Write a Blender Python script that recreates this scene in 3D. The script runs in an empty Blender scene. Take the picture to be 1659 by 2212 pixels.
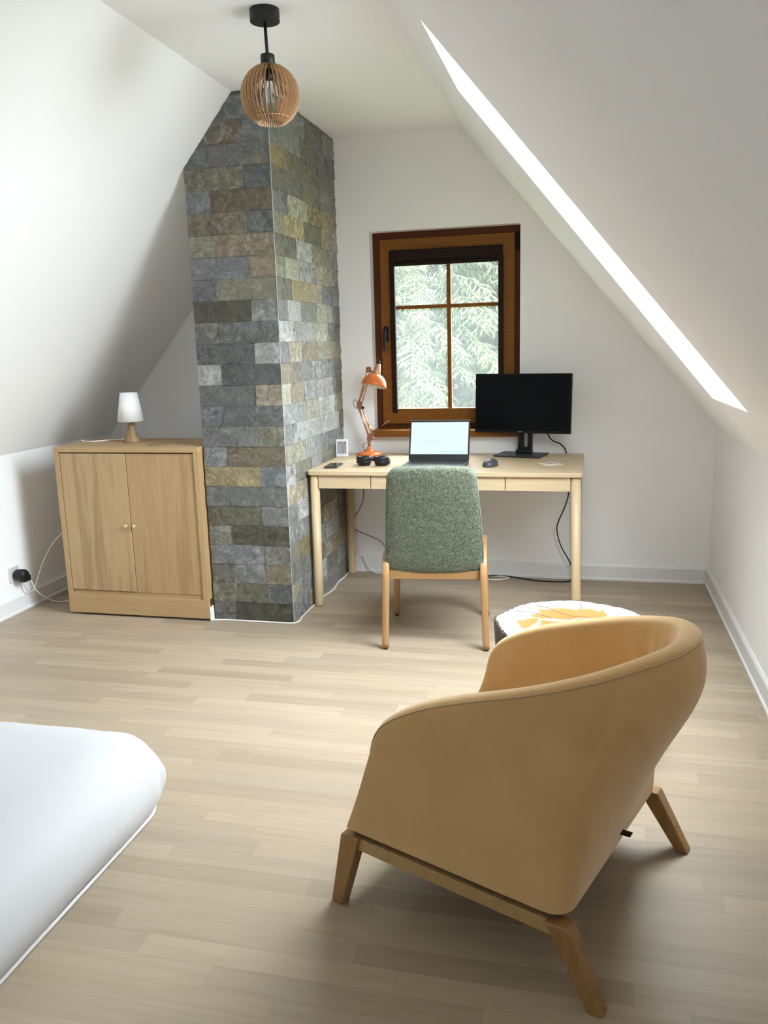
import bpy, bmesh, math, random
from mathutils import Vector, Matrix, noise
R = math.radians
PI = math.pi
scene = bpy.context.scene
COL = scene.collection
random.seed(7)

# ------------------------------------------------------------------ node helpers
def new_mat(name):
    m = bpy.data.materials.new(name); m.use_nodes = True
    nt = m.node_tree
    b = next(n for n in nt.nodes if n.type == 'BSDF_PRINCIPLED')
    return m, nt, b

def N(nt, t, **kw):
    n = nt.nodes.new(t)
    for k, v in kw.items():
        if k in n.inputs: n.inputs[k].default_value = v
        else: setattr(n, k, v)
    return n

def L(nt, a, b): nt.links.new(a, b)

def ramp(nt, fac, stops, interp='LINEAR'):
    r = nt.nodes.new('ShaderNodeValToRGB'); r.color_ramp.interpolation = interp
    e = r.color_ramp.elements
    while len(e) < len(stops): e.new(0.5)
    for i, (p, c) in enumerate(stops):
        e[i].position = p; e[i].color = (*c, 1) if len(c) == 3 else c
    L(nt, fac, r.inputs[0]); return r.outputs[0]

def bump(nt, h, b, strength=0.3, dist=0.002):
    n = N(nt, 'ShaderNodeBump', Strength=strength, Distance=dist)
    L(nt, h, n.inputs['Height']); L(nt, n.outputs[0], b.inputs['Normal'])

def coords(nt, scale=(1, 1, 1), out='Object', loc=(0, 0, 0), rot=(0, 0, 0)):
    t = nt.nodes.new('ShaderNodeTexCoord'); mp = nt.nodes.new('ShaderNodeMapping')
    mp.inputs['Scale'].default_value = scale; mp.inputs['Location'].default_value = loc
    mp.inputs['Rotation'].default_value = rot
    L(nt, t.outputs[out], mp.inputs[0]); return mp.outputs[0]

def plain(name, col, rough=0.5, metal=0.0, spec=0.5, emit=None, es=0, bumpy=None, var=0.0):
    m, nt, b = new_mat(name)
    b.inputs['Base Color'].default_value = (*col, 1)
    b.inputs['Roughness'].default_value = rough; b.inputs['Metallic'].default_value = metal
    b.inputs['Specular IOR Level'].default_value = spec
    if emit:
        b.inputs['Emission Color'].default_value = (*emit, 1); b.inputs['Emission Strength'].default_value = es
    if var or bumpy:
        v = coords(nt)
        nz = N(nt, 'ShaderNodeTexNoise', Scale=(bumpy[0] if bumpy else 30), Detail=4.0); L(nt, v, nz.inputs['Vector'])
        if var:
            c = ramp(nt, nz.outputs['Fac'], [(0.3, tuple(x*(1-var) for x in col)), (0.7, tuple(min(1, x*(1+var)) for x in col))])
            L(nt, c, b.inputs['Base Color'])
        if bumpy: bump(nt, nz.outputs['Fac'], b, bumpy[1], bumpy[2])
    return m

def wood(name, c1, c2, axis='x', grain=9.0, rough=0.45, c3=None, dist=2.0, spec=0.4):
    m, nt, b = new_mat(name)
    s = {'x': (0.6, grain, grain), 'y': (grain, 0.6, grain), 'z': (grain, grain, 0.6)}[axis]
    v = coords(nt, s)
    n1 = N(nt, 'ShaderNodeTexNoise', Scale=1.3, Detail=5.0, Distortion=dist); L(nt, v, n1.inputs['Vector'])
    s2 = tuple(x * 9 for x in s)
    v2 = coords(nt, s2)
    n2 = N(nt, 'ShaderNodeTexNoise', Scale=1.0, Detail=3.0); L(nt, v2, n2.inputs['Vector'])
    mx = N(nt, 'ShaderNodeMath', operation='MULTIPLY_ADD'); L(nt, n2.outputs['Fac'], mx.inputs[0]); mx.inputs[1].default_value = 0.35
    L(nt, n1.outputs['Fac'], mx.inputs[2])
    c = ramp(nt, mx.outputs[0], [(0.5, c1), (0.68, c2), (0.85, c3 or c1)])
    L(nt, c, b.inputs['Base Color'])
    b.inputs['Roughness'].default_value = rough; b.inputs['Specular IOR Level'].default_value = spec
    bump(nt, n2.outputs['Fac'], b, 0.12, 0.0006)
    return m

# ------------------------------------------------------------------ mesh helpers
class MB:
    def __init__(s): s.v = []; s.f = []; s.sm = []
    def add(s, verts, faces, smooth=False):
        o = len(s.v); s.v += [tuple(p) for p in verts]
        s.f += [tuple(i + o for i in f) for f in faces]; s.sm += [smooth] * len(faces); return s
    def box(s, lo, hi, M=None):
        x0, y0, z0 = lo; x1, y1, z1 = hi
        p = [(x0,y0,z0),(x1,y0,z0),(x1,y1,z0),(x0,y1,z0),(x0,y0,z1),(x1,y0,z1),(x1,y1,z1),(x0,y1,z1)]
        if M: p = [M @ Vector(q) for q in p]
        return s.add(p, [(0,3,2,1),(4,5,6,7),(0,1,5,4),(1,2,6,5),(2,3,7,6),(3,0,4,7)])
    def hexa(s, bottom, top):
        return s.add(list(bottom) + list(top), [(3,2,1,0),(4,5,6,7),(0,1,5,4),(1,2,6,5),(2,3,7,6),(3,0,4,7)])
    def prism(s, poly, vec, smooth=False):
        n = len(poly); vec = Vector(vec)
        p = [Vector(q) for q in poly]; p += [q + vec for q in p]
        f = [tuple(range(n))[::-1], tuple(range(n, 2*n))] + [(i, (i+1) % n, n+(i+1) % n, n+i) for i in range(n)]
        o = len(s.sm); s.add(p, f, smooth)
        s.sm[o] = s.sm[o+1] = False
        return s
    def tube(s, pts, rad, seg=10, caps=True, flat=None, up=None):
        """sweep along pts; rad float or list; flat=(rx, ry) makes an elliptical section with the frame given by up"""
        P = [Vector(p) for p in pts]; n = len(P)
        rr = rad if isinstance(rad, (list, tuple)) else [rad] * n
        T = []
        for i in range(n):
            t = (P[min(i+1, n-1)] - P[max(i-1, 0)])
            T.append(t.normalized() if t.length > 1e-9 else Vector((0,0,1)))
        u = Vector(up) if up else (Vector((0,0,1)) if abs(T[0].z) < .9 else Vector((1,0,0)))
        V = []; F = []
        for i in range(n):
            a = T[i].cross(u)
            if a.length < 1e-6: a = T[i].orthogonal()
            a.normalize(); b = a.cross(T[i]).normalized()
            if not up: u = b
            for k in range(seg):
                th = 2*PI*k/seg
                fx, fy = flat if flat else (1, 1)
                V.append(P[i] + a*math.cos(th)*rr[i]*fx + b*math.sin(th)*rr[i]*fy)
        for i in range(n-1):
            for k in range(seg):
                F.append((i*seg+k, i*seg+(k+1) % seg, (i+1)*seg+(k+1) % seg, (i+1)*seg+k))
        s.add(V, F, True)
        if caps:
            o = len(s.v) - len(V)
            s.f += [tuple(o+k for k in range(seg))[::-1], tuple(o+(n-1)*seg+k for k in range(seg))]; s.sm += [False, False]
        return s
    def lathe(s, prof, seg=32, M=None, smooth=True, cap=True):
        V = []; F = []
        for (r, z) in prof:
            for k in range(seg):
                a = 2*PI*k/seg; V.append(Vector((r*math.cos(a), r*math.sin(a), z)))
        for i in range(len(prof)-1):
            for k in range(seg):
                F.append((i*seg+k, i*seg+(k+1) % seg, (i+1)*seg+(k+1) % seg, (i+1)*seg+k))
        if M: V = [M @ p for p in V]
        s.add(V, F, smooth)
        if cap:
            o = len(s.v) - len(V); n = len(prof)
            if prof[0][0] > 1e-6: s.f.append(tuple(o+k for k in range(seg))[::-1]); s.sm.append(False)
            if prof[-1][0] > 1e-6: s.f.append(tuple(o+(n-1)*seg+k for k in range(seg))); s.sm.append(False)
        return s
    def grid(s, rows, closed_u=False, smooth=True):
        m = len(rows); n = len(rows[0]); V = [p for r in rows for p in r]; F = []
        for i in range(m-1):
            for k in range(n if closed_u else n-1):
                F.append((i*n+k, i*n+(k+1) % n, (i+1)*n+(k+1) % n, (i+1)*n+k))
        return s.add(V, F, smooth)

def build(name, mb, mat, parent=None, bevel=0, seg=2, subsurf=0, world=False, fix=True):
    me = bpy.data.meshes.new(name)
    v = mb.v
    if world and parent is not None:
        Mi = parent.matrix_basis.inverted(); v = [Mi @ Vector(p) for p in v]
    me.from_pydata([tuple(p) for p in v], [], mb.f)
    me.polygons.foreach_set('use_smooth', mb.sm)
    if fix:
        bm = bmesh.new(); bm.from_mesh(me)
        bmesh.ops.remove_doubles(bm, verts=bm.verts, dist=1e-6)
        bmesh.ops.recalc_face_normals(bm, faces=bm.faces); bm.to_mesh(me); bm.free()
    me.materials.append(mat); me.update()
    o = bpy.data.objects.new(name, me); COL.objects.link(o)
    if parent is not None: o.parent = parent
    if bevel:
        b = o.modifiers.new('bevel', 'BEVEL'); b.width = bevel; b.segments = seg; b.limit_method = 'ANGLE'; b.angle_limit = R(40)
        b.harden_normals = False
    if subsurf:
        q = o.modifiers.new('subsurf', 'SUBSURF'); q.levels = subsurf; q.render_levels = subsurf
    return o

def thing(name, label, cat, loc=(0,0,0), rotz=0, group=None, kind=None):
    o = bpy.data.objects.new(name, None); COL.objects.link(o)
    o.empty_display_size = 0.05
    o.location = loc; o.rotation_euler = (0, 0, rotz)
    o.matrix_basis = Matrix.Translation(Vector(loc)) @ Matrix.Rotation(rotz, 4, 'Z')
    if label: o['label'] = label
    if cat: o['category'] = cat
    if group: o['group'] = group
    if kind: o['kind'] = kind
    return o

def struct(name, mb, mat, **kw):
    o = build(name, mb, mat, **kw); o['kind'] = 'structure'; return o

def tag(o, label, cat, group=None):
    o['label'] = label; o['category'] = cat
    if group: o['group'] = group
    return o

def smooth_path(pts, n=8):
    """Catmull-Rom through pts"""
    P = [Vector(p) for p in pts]; out = []
    for i in range(len(P)-1):
        p0 = P[max(i-1, 0)]; p1 = P[i]; p2 = P[i+1]; p3 = P[min(i+2, len(P)-1)]
        for k in range(n):
            t = k/n
            out.append(0.5*((2*p1) + (p2-p0)*t + (2*p0-5*p1+4*p2-p3)*t*t + (3*p1-p0-3*p2+p3)*t**3))
    out.append(P[-1]); return out

# ------------------------------------------------------------------ dimensions (metres)
XR, XL, YB, ZC = 0.692, -3.014, 4.855, 2.538
ZKR, ZKL = 0.8864, 0.8639
XCL, XCR = -1.6048, -0.6932
Y0 = -2.3
W, H = 1659, 2212

# ------------------------------------------------------------------ materials
def wall_mat(name, col):
    m, nt, b = new_mat(name)
    v = coords(nt, (1, 1, 1))
    n = N(nt, 'ShaderNodeTexNoise', Scale=180.0, Detail=3.0); L(nt, v, n.inputs['Vector'])
    n2 = N(nt, 'ShaderNodeTexNoise', Scale=2.0, Detail=2.0); L(nt, v, n2.inputs['Vector'])
    c = ramp(nt, n2.outputs['Fac'], [(0.3, tuple(x*.985 for x in col)), (0.7, col)])
    L(nt, c, b.inputs['Base Color'])
    b.inputs['Roughness'].default_value = 0.75; b.inputs['Specular IOR Level'].default_value = 0.2
    bump(nt, n.outputs['Fac'], b, 0.12, 0.0008)
    return m
M_WALL = wall_mat('white_paint', (0.925, 0.925, 0.925))
M_TRIM = plain('white_trim', (0.80, 0.80, 0.80), 0.35)
M_BLACK = plain('black_plastic', (0.010, 0.010, 0.011), 0.45, spec=.35)
M_BLACKMETAL = plain('black_metal', (0.014, 0.014, 0.014), 0.45, 0.3, bumpy=(300, 0.2, 0.0005))
M_WHITEPL = plain('white_plastic', (0.82, 0.82, 0.80), 0.4)
M_CABLEW = plain('white_cable', (0.80, 0.78, 0.73), 0.45)

def floor_mat():
    m, nt, b = new_mat('oak_parquet')
    tc = nt.nodes.new('ShaderNodeTexCoord'); sp = nt.nodes.new('ShaderNodeSeparateXYZ'); L(nt, tc.outputs['Object'], sp.inputs[0])
    def mth(op, a, bb=None, c=None):
        n = nt.nodes.new('ShaderNodeMath'); n.operation = op
        for i, q in enumerate((a, bb, c)):
            if q is None: continue
            if isinstance(q, (int, float)): n.inputs[i].default_value = q
            else: L(nt, q, n.inputs[i])
        return n.outputs[0]
    wdt, ln = 0.069, 0.62
    ry = mth('DIVIDE', sp.outputs['Y'], wdt); row = mth('FLOOR', ry); fy = mth('FRACT', ry)
    w1 = nt.nodes.new('ShaderNodeTexWhiteNoise'); w1.noise_dimensions = '1D'; L(nt, row, w1.inputs['W'])
    rx = mth('ADD', mth('DIVIDE', sp.outputs['X'], ln), mth('MULTIPLY', w1.outputs['Value'], 7.3))
    col = mth('FLOOR', rx); fx = mth('FRACT', rx)
    cb = nt.nodes.new('ShaderNodeCombineXYZ'); L(nt, row, cb.inputs[0]); L(nt, col, cb.inputs[1])
    w2 = nt.nodes.new('ShaderNodeTexWhiteNoise'); w2.noise_dimensions = '2D'; L(nt, cb.outputs[0], w2.inputs['Vector'])
    base = ramp(nt, w2.outputs['Value'], [(0.0, (0.318, 0.250, 0.177)), (0.3, (0.358, 0.285, 0.206)), (0.55, (0.380, 0.302, 0.213)), (0.8, (0.405, 0.326, 0.236)), (1.0, (0.335, 0.268, 0.199))])
    # grain, shifted per strip
    off = nt.nodes.new('ShaderNodeCombineXYZ'); L(nt, mth('MULTIPLY', w2.outputs['Value'], 37.0), off.inputs[0]); L(nt, mth('MULTIPLY', w2.outputs['Value'], 11.0), off.inputs[2])
    va = nt.nodes.new('ShaderNodeVectorMath'); va.operation = 'ADD'; L(nt, tc.outputs['Object'], va.inputs[0]); L(nt, off.outputs[0], va.inputs[1])
    mp = nt.nodes.new('ShaderNodeMapping'); mp.inputs['Scale'].default_value = (1.6, 26, 1); L(nt, va.outputs[0], mp.inputs[0])
    g1 = N(nt, 'ShaderNodeTexNoise', Scale=1.2, Detail=6.0, Distortion=1.2); L(nt, mp.outputs[0], g1.inputs['Vector'])
    gm = ramp(nt, g1.outputs['Fac'], [(0.3, (0.90, 0.89, 0.87)), (0.55, (1, 1, 1)), (0.8, (0.95, 0.94, 0.92))])
    mx = nt.nodes.new('ShaderNodeMix'); mx.data_type = 'RGBA'; mx.blend_type = 'MULTIPLY'; mx.inputs[0].default_value = 1.0
    L(nt, base, mx.inputs[6]); L(nt, gm, mx.inputs[7])
    # joints
    def edge(fr, w):
        a = mth('MINIMUM', fr, mth('SUBTRACT', 1.0, fr)); return mth('LESS_THAN', a, w)
    j = mth('MAXIMUM', edge(fy, 0.007), edge(fx, 0.0008))
    mx2 = nt.nodes.new('ShaderNodeMix'); mx2.data_type = 'RGBA'; L(nt, mth('MULTIPLY', j, 0.4), mx2.inputs[0])
    L(nt, mx.outputs[2], mx2.inputs[6]); mx2.inputs[7].default_value = (0.17, 0.12, 0.075, 1)
    L(nt, mx2.outputs[2], b.inputs['Base Color'])
    rr = ramp(nt, g1.outputs['Fac'], [(0.3, (0.5,)*3), (0.7, (0.42,)*3)]); L(nt, rr, b.inputs['Roughness'])
    b.inputs['Specular IOR Level'].default_value = 0.42
    bump(nt, g1.outputs['Fac'], b, 0.06, 0.0006)
    return m
M_FLOOR = floor_mat()

# ------------------------------------------------------------------ room shell
struct('floor', MB().box((XL-.2, Y0-.2, -.06), (XR+.2, YB+.2, 0)), M_FLOOR)
struct('wall_right', MB().box((XR, Y0, -.05), (XR+.12, YB, ZKR+.05)), M_WALL)
struct('wall_left', MB().box((XL-.12, Y0, -.05), (XL, YB, ZKL+.05)), M_WALL)
GX0, GX1, GZ0, GZ1 = -1.08, -.18, .80, 1.90
mb = MB()
mb.box((XL-.3, Y0-.15, -.05), (GX0, Y0, 2.8)); mb.box((GX1, Y0-.15, -.05), (XR+.3, Y0, 2.8))
mb.box((GX0, Y0-.15, -.05), (GX1, Y0, GZ0)); mb.box((GX0, Y0-.15, GZ1), (GX1, Y0, 2.8))
struct('wall_front', mb, M_WALL)
# back wall with the window hole
HX0, HX1, HZ0, HZ1 = -1.236, -0.373, 0.845, 2.021
mb = MB(); TY = YB+.30
mb.box((XL-.3, YB, -.05), (HX0, TY, 2.8)); mb.box((HX1, YB, -.05), (XR+.3, TY, 2.8))
mb.box((HX0, YB, -.05), (HX1, TY, HZ0)); mb.box((HX0, YB, HZ1), (HX1, TY, 2.8))
struct('wall_back', mb, M_WALL)
struct('ceiling', MB().box((XCL-.1, Y0, ZC), (XCR+.1, YB, ZC+.2)), M_WALL)
# sloped ceilings (right one holds the skylight opening)
nL = Vector((-(2.538-.8639), 0, -1.6048+3.014)).normalized()      # outward (up-left)
mb = MB()
a, b_ = Vector((XL, Y0, ZKL)), Vector((XCL, Y0, ZC))
mb.prism([a, b_, b_ + nL*.25, a + nL*.25], (0, YB-Y0, 0))
o = struct('ceiling_left', mb, M_WALL)
nR = Vector((2.538-.8864, 0, .692+.6932)).normalized()           # outward (up-right)
SKY = [Vector((-.474, 2.52, 2.277)), Vector((-.467, 3.19, 2.269)), Vector((.475, 3.445, 1.145)), Vector((.461, 2.634, 1.161))]
p0 = Vector((XR, 0, ZKR))
SKY = [q - nR*((q-p0).dot(nR)) for q in SKY]
oc = [Vector((XCR, Y0, ZC)), Vector((XCR, YB, ZC)), Vector((XR, YB, ZKR)), Vector((XR, Y0, ZKR))]
TH = .13
V = oc + SKY + [p + nR*TH for p in oc + SKY]
F = []
for i in range(4):
    j = (i+1) % 4
    F.append((i, j, 4+j, 4+i)); F.append((8+i, 12+i, 12+j, 8+j))
    F.append((4+i, 4+j, 12+j, 12+i)); F.append((i, 8+i, 8+j, j))
struct('ceiling_right', MB().add(V, F), M_WALL)

# baseboards
def baseboard(name, path_axis, a, b, base, sign):
    """profile in (depth, z); sign gives the direction into the room"""
    prof = [(0, 0), (.020, 0), (.020, .010), (.013, .016), (.013, .082), (.006, .092), (0, .094)]
    if path_axis == 'y':
        poly = [(base + sign*d, a, z) for d, z in prof]; vec = (0, b-a, 0)
    else:
        poly = [(a, base + sign*d, z) for d, z in prof]; vec = (b-a, 0, 0)
    struct(name, MB().prism(poly, vec), M_TRIM)
baseboard('baseboard_right', 'y', Y0, YB, XR, -1)
baseboard('baseboard_left', 'y', Y0, YB, XL, 1)
baseboard('baseboard_back', 'x', -1.425, XR-.021, YB, -1)
baseboard('baseboard_back.001', 'x', XL+.021, -1.875, YB, -1)

# ------------------------------------------------------------------ window in the back wall
M_WIN = wood('golden_oak_frame', (0.175, 0.062, 0.008), (0.215, 0.080, 0.011), 'x', 12, 0.5, spec=.2)
M_WINV = wood('golden_oak_frame_upright', (0.175, 0.062, 0.008), (0.215, 0.080, 0.011), 'z', 12, 0.5, spec=.2)
M_WIND = plain('dark_brown_frame', (0.085, 0.022, 0.004), 0.5, spec=.2)
M_BLIND = plain('dark_brown_aluminium', (0.016, 0.007, 0.004), 0.5, spec=.15)
def glass_mat(veil=0.0):
    m = bpy.data.materials.new('glare_veil_glass' if veil else 'clear_glass'); m.use_nodes = True; nt = m.node_tree
    nt.nodes.clear(); out = nt.nodes.new('ShaderNodeOutputMaterial')
    tr = nt.nodes.new('ShaderNodeBsdfTransparent'); gl = nt.nodes.new('ShaderNodeBsdfGlossy'); gl.inputs['Roughness'].default_value = 0.02
    tr.inputs[0].default_value = (0.97, 0.985, 0.975, 1)
    fr = nt.nodes.new('ShaderNodeFresnel')
    ge = nt.nodes.new('ShaderNodeNewGeometry'); io = nt.nodes.new('ShaderNodeMath'); io.operation = 'MULTIPLY_ADD'      # same reflectance from both faces of the thin pane
    L(nt, ge.outputs['Backfacing'], io.inputs[0]); io.inputs[1].default_value = 1/1.45 - 1.45; io.inputs[2].default_value = 1.45; L(nt, io.outputs[0], fr.inputs[0])
    mx = nt.nodes.new('ShaderNodeMixShader'); L(nt, fr.outputs[0], mx.inputs[0]); L(nt, tr.outputs[0], mx.inputs[1]); L(nt, gl.outputs[0], mx.inputs[2])
    tl_ = nt.nodes.new('ShaderNodeBsdfTranslucent'); tl_.inputs[0].default_value = (.9, .93, .93, 1)  # window glare put into the pane as a pale translucent mix
    m2 = nt.nodes.new('ShaderNodeMixShader'); m2.inputs[0].default_value = veil; L(nt, mx.outputs[0], m2.inputs[1]); L(nt, tl_.outputs[0], m2.inputs[2])
    L(nt, m2.outputs[0], out.inputs[0]); return m
M_GLASS = glass_mat(); M_GLAREVEIL = glass_mat(.035)
win = thing('window_1', 'brown wooden tilt window with glazing cross and dark blind cassette in the back wall', 'window', (-.80, 4.93, .884), 0, kind='structure')
FX0, FX1, FZ0, FZ1 = -1.219, -.377, .884, 2.004
def frame_mb(x0, x1, z0, z1, wl, wr, wb, wt, y0, y1):
    """four mitred rails"""
    m = MB()
    A = [(x0, z0), (x1, z0), (x1, z1), (x0, z1)]; B = [(x0+wl, z0+wb), (x1-wr, z0+wb), (x1-wr, z1-wt), (x0+wl, z1-wt)]
    for i in range(4):
        j = (i+1) % 4
        q = [A[i], A[j], B[j], B[i]]
        m.prism([(p[0], y0, p[1]) for p in q], (0, y1-y0, 0))
    return m
build('outer_frame', frame_mb(FX0-.02, FX1+.01, FZ0-.03, FZ1+.02, .055, .045, .07, .05, 4.93, 5.02), M_WIND, win, world=True, bevel=.002)
SX0, SX1, SZ0, SZ1 = -1.191, -.407, .917, 1.981
sash = build('sash', frame_mb(SX0, SX1, SZ0, SZ1, .068, .068, .085, .07, 4.912, 4.99), M_WIN, win, world=True, bevel=.004)
build('glass_pane', MB().box((SX0+.05, 4.955, SZ0+.06), (SX1-.05, 4.963, SZ1-.05)), M_GLAREVEIL, win, world=True)
g = MB(); g.box((-.804, 4.945, SZ0+.07), (-.780, 4.975, SZ1-.06)); g.box((SX0+.06, 4.947, 1.585), (SX1-.06, 4.973, 1.607))
build('glazing_bar', g, M_WINV, win, world=True, bevel=.003)
build('blind_cassette', MB().box((-1.131, 4.888, 1.862), (-.474, 4.915, 1.916)), M_BLIND, win, world=True, bevel=.006)
g = MB(); g.box((-1.110, 4.905, 1.828), (-.495, 4.925, 1.845)); g.box((-1.110, 4.908, 1.845), (-.495, 4.920, 1.866))
build('blind_pull_bar', g, M_BLIND, win, world=True, bevel=.002)
for x in (-1.131, -.500):
    build('blind_side_rail', MB().box((x, 4.893, .980), (x+.029, 4.922, 1.866)), M_BLIND, win, world=True, bevel=.003)
hd = MB(); hd.box((-1.176, 4.902, 1.400), (-1.148, 4.913, 1.490))
hd.tube(smooth_path([(-1.162, 4.905, 1.466), (-1.162, 4.875, 1.464), (-1.162, 4.866, 1.445), (-1.164, 4.868, 1.40), (-1.165, 4.870, 1.350)], 5), .009, 10)
build('window_handle', hd, M_BLACK, win, world=True, bevel=.002)
build('hinge_cover', MB().box((-.402, 4.905, 1.885), (-.381, 4.93, 1.982)), M_BLIND, win, world=True, bevel=.003)
struct('trim_1', MB().box((HX0-.006, 4.795, .845), (-.345, 4.96, .884)), M_WIN, bevel=.004).name = 'trim_1'
w_ = MB(); w_.tube([(-1.205, 4.908, .898), (-1.175, 4.902, .922), (-1.158, 4.905, .933)], .0016, 6)
tag(build('wire', w_, M_WHITEPL), 'short white wire across the lower left corner of the brown window frame', 'wire')

# skylight: frame and pane at the outer side of the shaft
sky = thing('window_2', 'roof window in the right sloping ceiling with white reveal', 'window', tuple(sum(SKY, Vector())/4 + nR*.1), 0, kind='structure')
cen = sum(SKY, Vector())/4
inner = [p + (cen-p).normalized()*.05 for p in SKY]
outerq = [p - (cen-p).normalized()*.004 for p in SKY]
m = MB()
for i in range(4):
    j = (i+1) % 4
    q = [outerq[i], outerq[j], inner[j], inner[i]]
    m.hexa([p + nR*.095 for p in q], [p + nR*.128 for p in q])
build('skylight_frame', m, M_TRIM, sky, world=True)
build('glass_pane', MB().hexa([p + nR*.108 for p in inner], [p + nR*.114 for p in inner]), M_GLASS, sky, world=True)

# unseen gable window added behind the camera for fill light
w3 = thing('window_fill', 'brown wooden window added in the gable behind the viewer for fill light', 'window', ((GX0+GX1)/2, Y0-.08, GZ0), 0, kind='structure')
g = frame_mb(GX0-.005, GX1+.005, GZ0-.005, GZ1+.005, .09, .09, .09, .09, Y0-.13, Y0-.05)
build('frame', g, M_WIN, w3, world=True, bevel=.003)
build('mullion', MB().box(((GX0+GX1)/2-.04, Y0-.12, GZ0+.06), ((GX0+GX1)/2+.04, Y0-.06, GZ1-.06)), M_WINV, w3, world=True, bevel=.003)
build('glass_pane', MB().box((GX0+.06, Y0-.095, GZ0+.06), (GX1-.06, Y0-.09, GZ1-.06)), M_GLASS, w3, world=True)

# ------------------------------------------------------------------ stone pillar
def stone_mat():
    m, nt, b = new_mat('riven_slate')
    at = nt.nodes.new('ShaderNodeAttribute'); at.attribute_name = 'stone'
    a2 = nt.nodes.new('ShaderNodeAttribute'); a2.attribute_name = 'stone_alt'
    v = coords(nt)
    n1 = N(nt, 'ShaderNodeTexNoise', Scale=11.0, Detail=10.0, Roughness=0.7, Distortion=1.6); L(nt, v, n1.inputs['Vector'])
    n2 = N(nt, 'ShaderNodeTexNoise', Scale=42.0, Detail=10.0, Roughness=0.75, Distortion=1.2); L(nt, v, n2.inputs['Vector'])
    f1 = ramp(nt, n1.outputs['Fac'], [(0.46, (0,)*3), (0.60, (1,)*3)])
    mx = nt.nodes.new('ShaderNodeMix'); mx.data_type = 'RGBA'; L(nt, f1, mx.inputs[0]); L(nt, at.outputs['Color'], mx.inputs[6]); L(nt, a2.outputs['Color'], mx.inputs[7])
    f2 = ramp(nt, n2.outputs['Fac'], [(0.30, (0.42,)*3), (0.42, (.8,)*3), (0.55, (1.05,)*3), (0.66, (1.7,)*3), (0.76, (2.8,)*3)])
    m2 = nt.nodes.new('ShaderNodeMix'); m2.data_type = 'RGBA'; m2.blend_type = 'MULTIPLY'; m2.inputs[0].default_value = 0.9
    L(nt, mx.outputs[2], m2.inputs[6]); L(nt, f2, m2.inputs[7])
    L(nt, m2.outputs[2], b.inputs['Base Color'])
    b.inputs['Roughness'].default_value = 0.62; b.inputs['Specular IOR Level'].default_value = 0.35
    ad = N(nt, 'ShaderNodeMath', operation='ADD'); L(nt, n1.outputs['Fac'], ad.inputs[0]); L(nt, n2.outputs['Fac'], ad.inputs[1])
    bump(nt, ad.outputs[0], b, 0.8, 0.009)
    return m
M_STONE = stone_mat()
G, BG, DG = (0.166, 0.168, 0.158), (0.152, 0.156, 0.154), (0.102, 0.104, 0.098)
OL, DO, LO = (0.165, 0.158, 0.118), (0.100, 0.092, 0.066), (0.25, 0.245, 0.185)
TN, OC, BR, LG = (0.225, 0.195, 0.142), (0.235, 0.195, 0.110), (0.175, 0.146, 0.104), (0.27, 0.27, 0.255)
GB = (0.165, 0.160, 0.138)
PX0, PX1, PY = -1.869, -1.4335, 3.834
ROWH = 0.1008
front = [([.285], [GB, DO]), ([.31, .69], [OL, OL, DG]), ([.28, .69], [GB, G, TN]), ([.685], [BG, GB]), ([.29], [GB, DO]),
 ([.68], [DO, G]), ([.285], [BG, G]), ([.685], [OC, BG]), ([.29], [BG, BR]), ([.69], [G, OL]),
 ([.28], [BG, DG]), ([.69], [DG, TN]), ([.29], [LG, DG]), ([.70], [DG, LG]), ([.29], [DG, DG]),
 ([.69], [DO, G]), ([.285], [BG, OL]), ([.69], [BG, BR]), ([.29], [LO, BR]), ([.70], [TN, G]),
 ([.29], [BG, BR]), ([.69], [OL, BG]), ([.285], [BG, BG]), ([.69], [BR, BG]), ([.29], [BG, BG]), ([.5], [DG, DG])]
side_special = {22: (0, OC), 20: (2, OC), 19: (1, OC), 18: (0, OL), 17: (1, LO), 16: (1, OC), 3: (1, OC), 12: (0, TN), 11: (1, TN), 13: (1, TN), 15: (1, LG), 14: (0, LG)}
rs = random.Random(21)
P = MB(); cols = []; alts = []
def clip_left(z):      # the left slope cuts the pillar
    return XL + (z - ZKL)*(XCL - XL)/(ZC - ZKL)
def stone(face, u0, u1, z0, z1, col, deep):
    """one stone; face 'f' runs along x, 's' along y"""
    nu = max(4, int((u1-u0)/.014)); nv = 7
    k_ = rs.uniform(1.3, 1.75) if rs.random() < .5 else rs.uniform(.5, .75); alt = tuple(min(1, c*k_) for c in col)
    if rs.random() < .15: alt = rs.choice([TN, OL, LG, GB])
    seed = rs.uniform(0, 100)
    rows = []
    def pos(u, z, d): return (u, PY - d, z) if face == 'f' else (PX1 + d, u, z)
    for iv in range(nv+1):
        row = []
        for iu in range(nu+1):
            u = u0 + (u1-u0)*iu/nu; z = z0 + (z1-z0)*iv/nv
            d = deep + .0045*noise.noise(Vector((u*14, z*20, seed))) + .0040*noise.noise(Vector((u*45 + 8*noise.noise(Vector((u*9, z*9, seed))), z*60, seed)))
            row.append((u, z, max(d, -.0015)))
        rows.append(row)
    nf = len(P.f)
    P.grid([[pos(*q) for q in r] for r in rows], smooth=True)
    for line in ([rows[0], rows[-1], [r[0] for r in rows], [r[-1] for r in rows]]):
        P.grid([[pos(*q) for q in line], [pos(q[0], q[1], -.010) for q in line]], smooth=False)
    k_ = rs.uniform(.88, 1.1); c = tuple(x*k_ for x in col)
    cols.extend([c]*(len(P.f)-nf)); alts.extend([alt]*(len(P.f)-nf))
def split_stone(face, u0, u1, z0, z1, col):
    """stones that reach the sloping ceiling are cut in thin steps"""
    stone(face, u0, u1, z0, z1, col, rs.uniform(.0005, .004))
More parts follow.
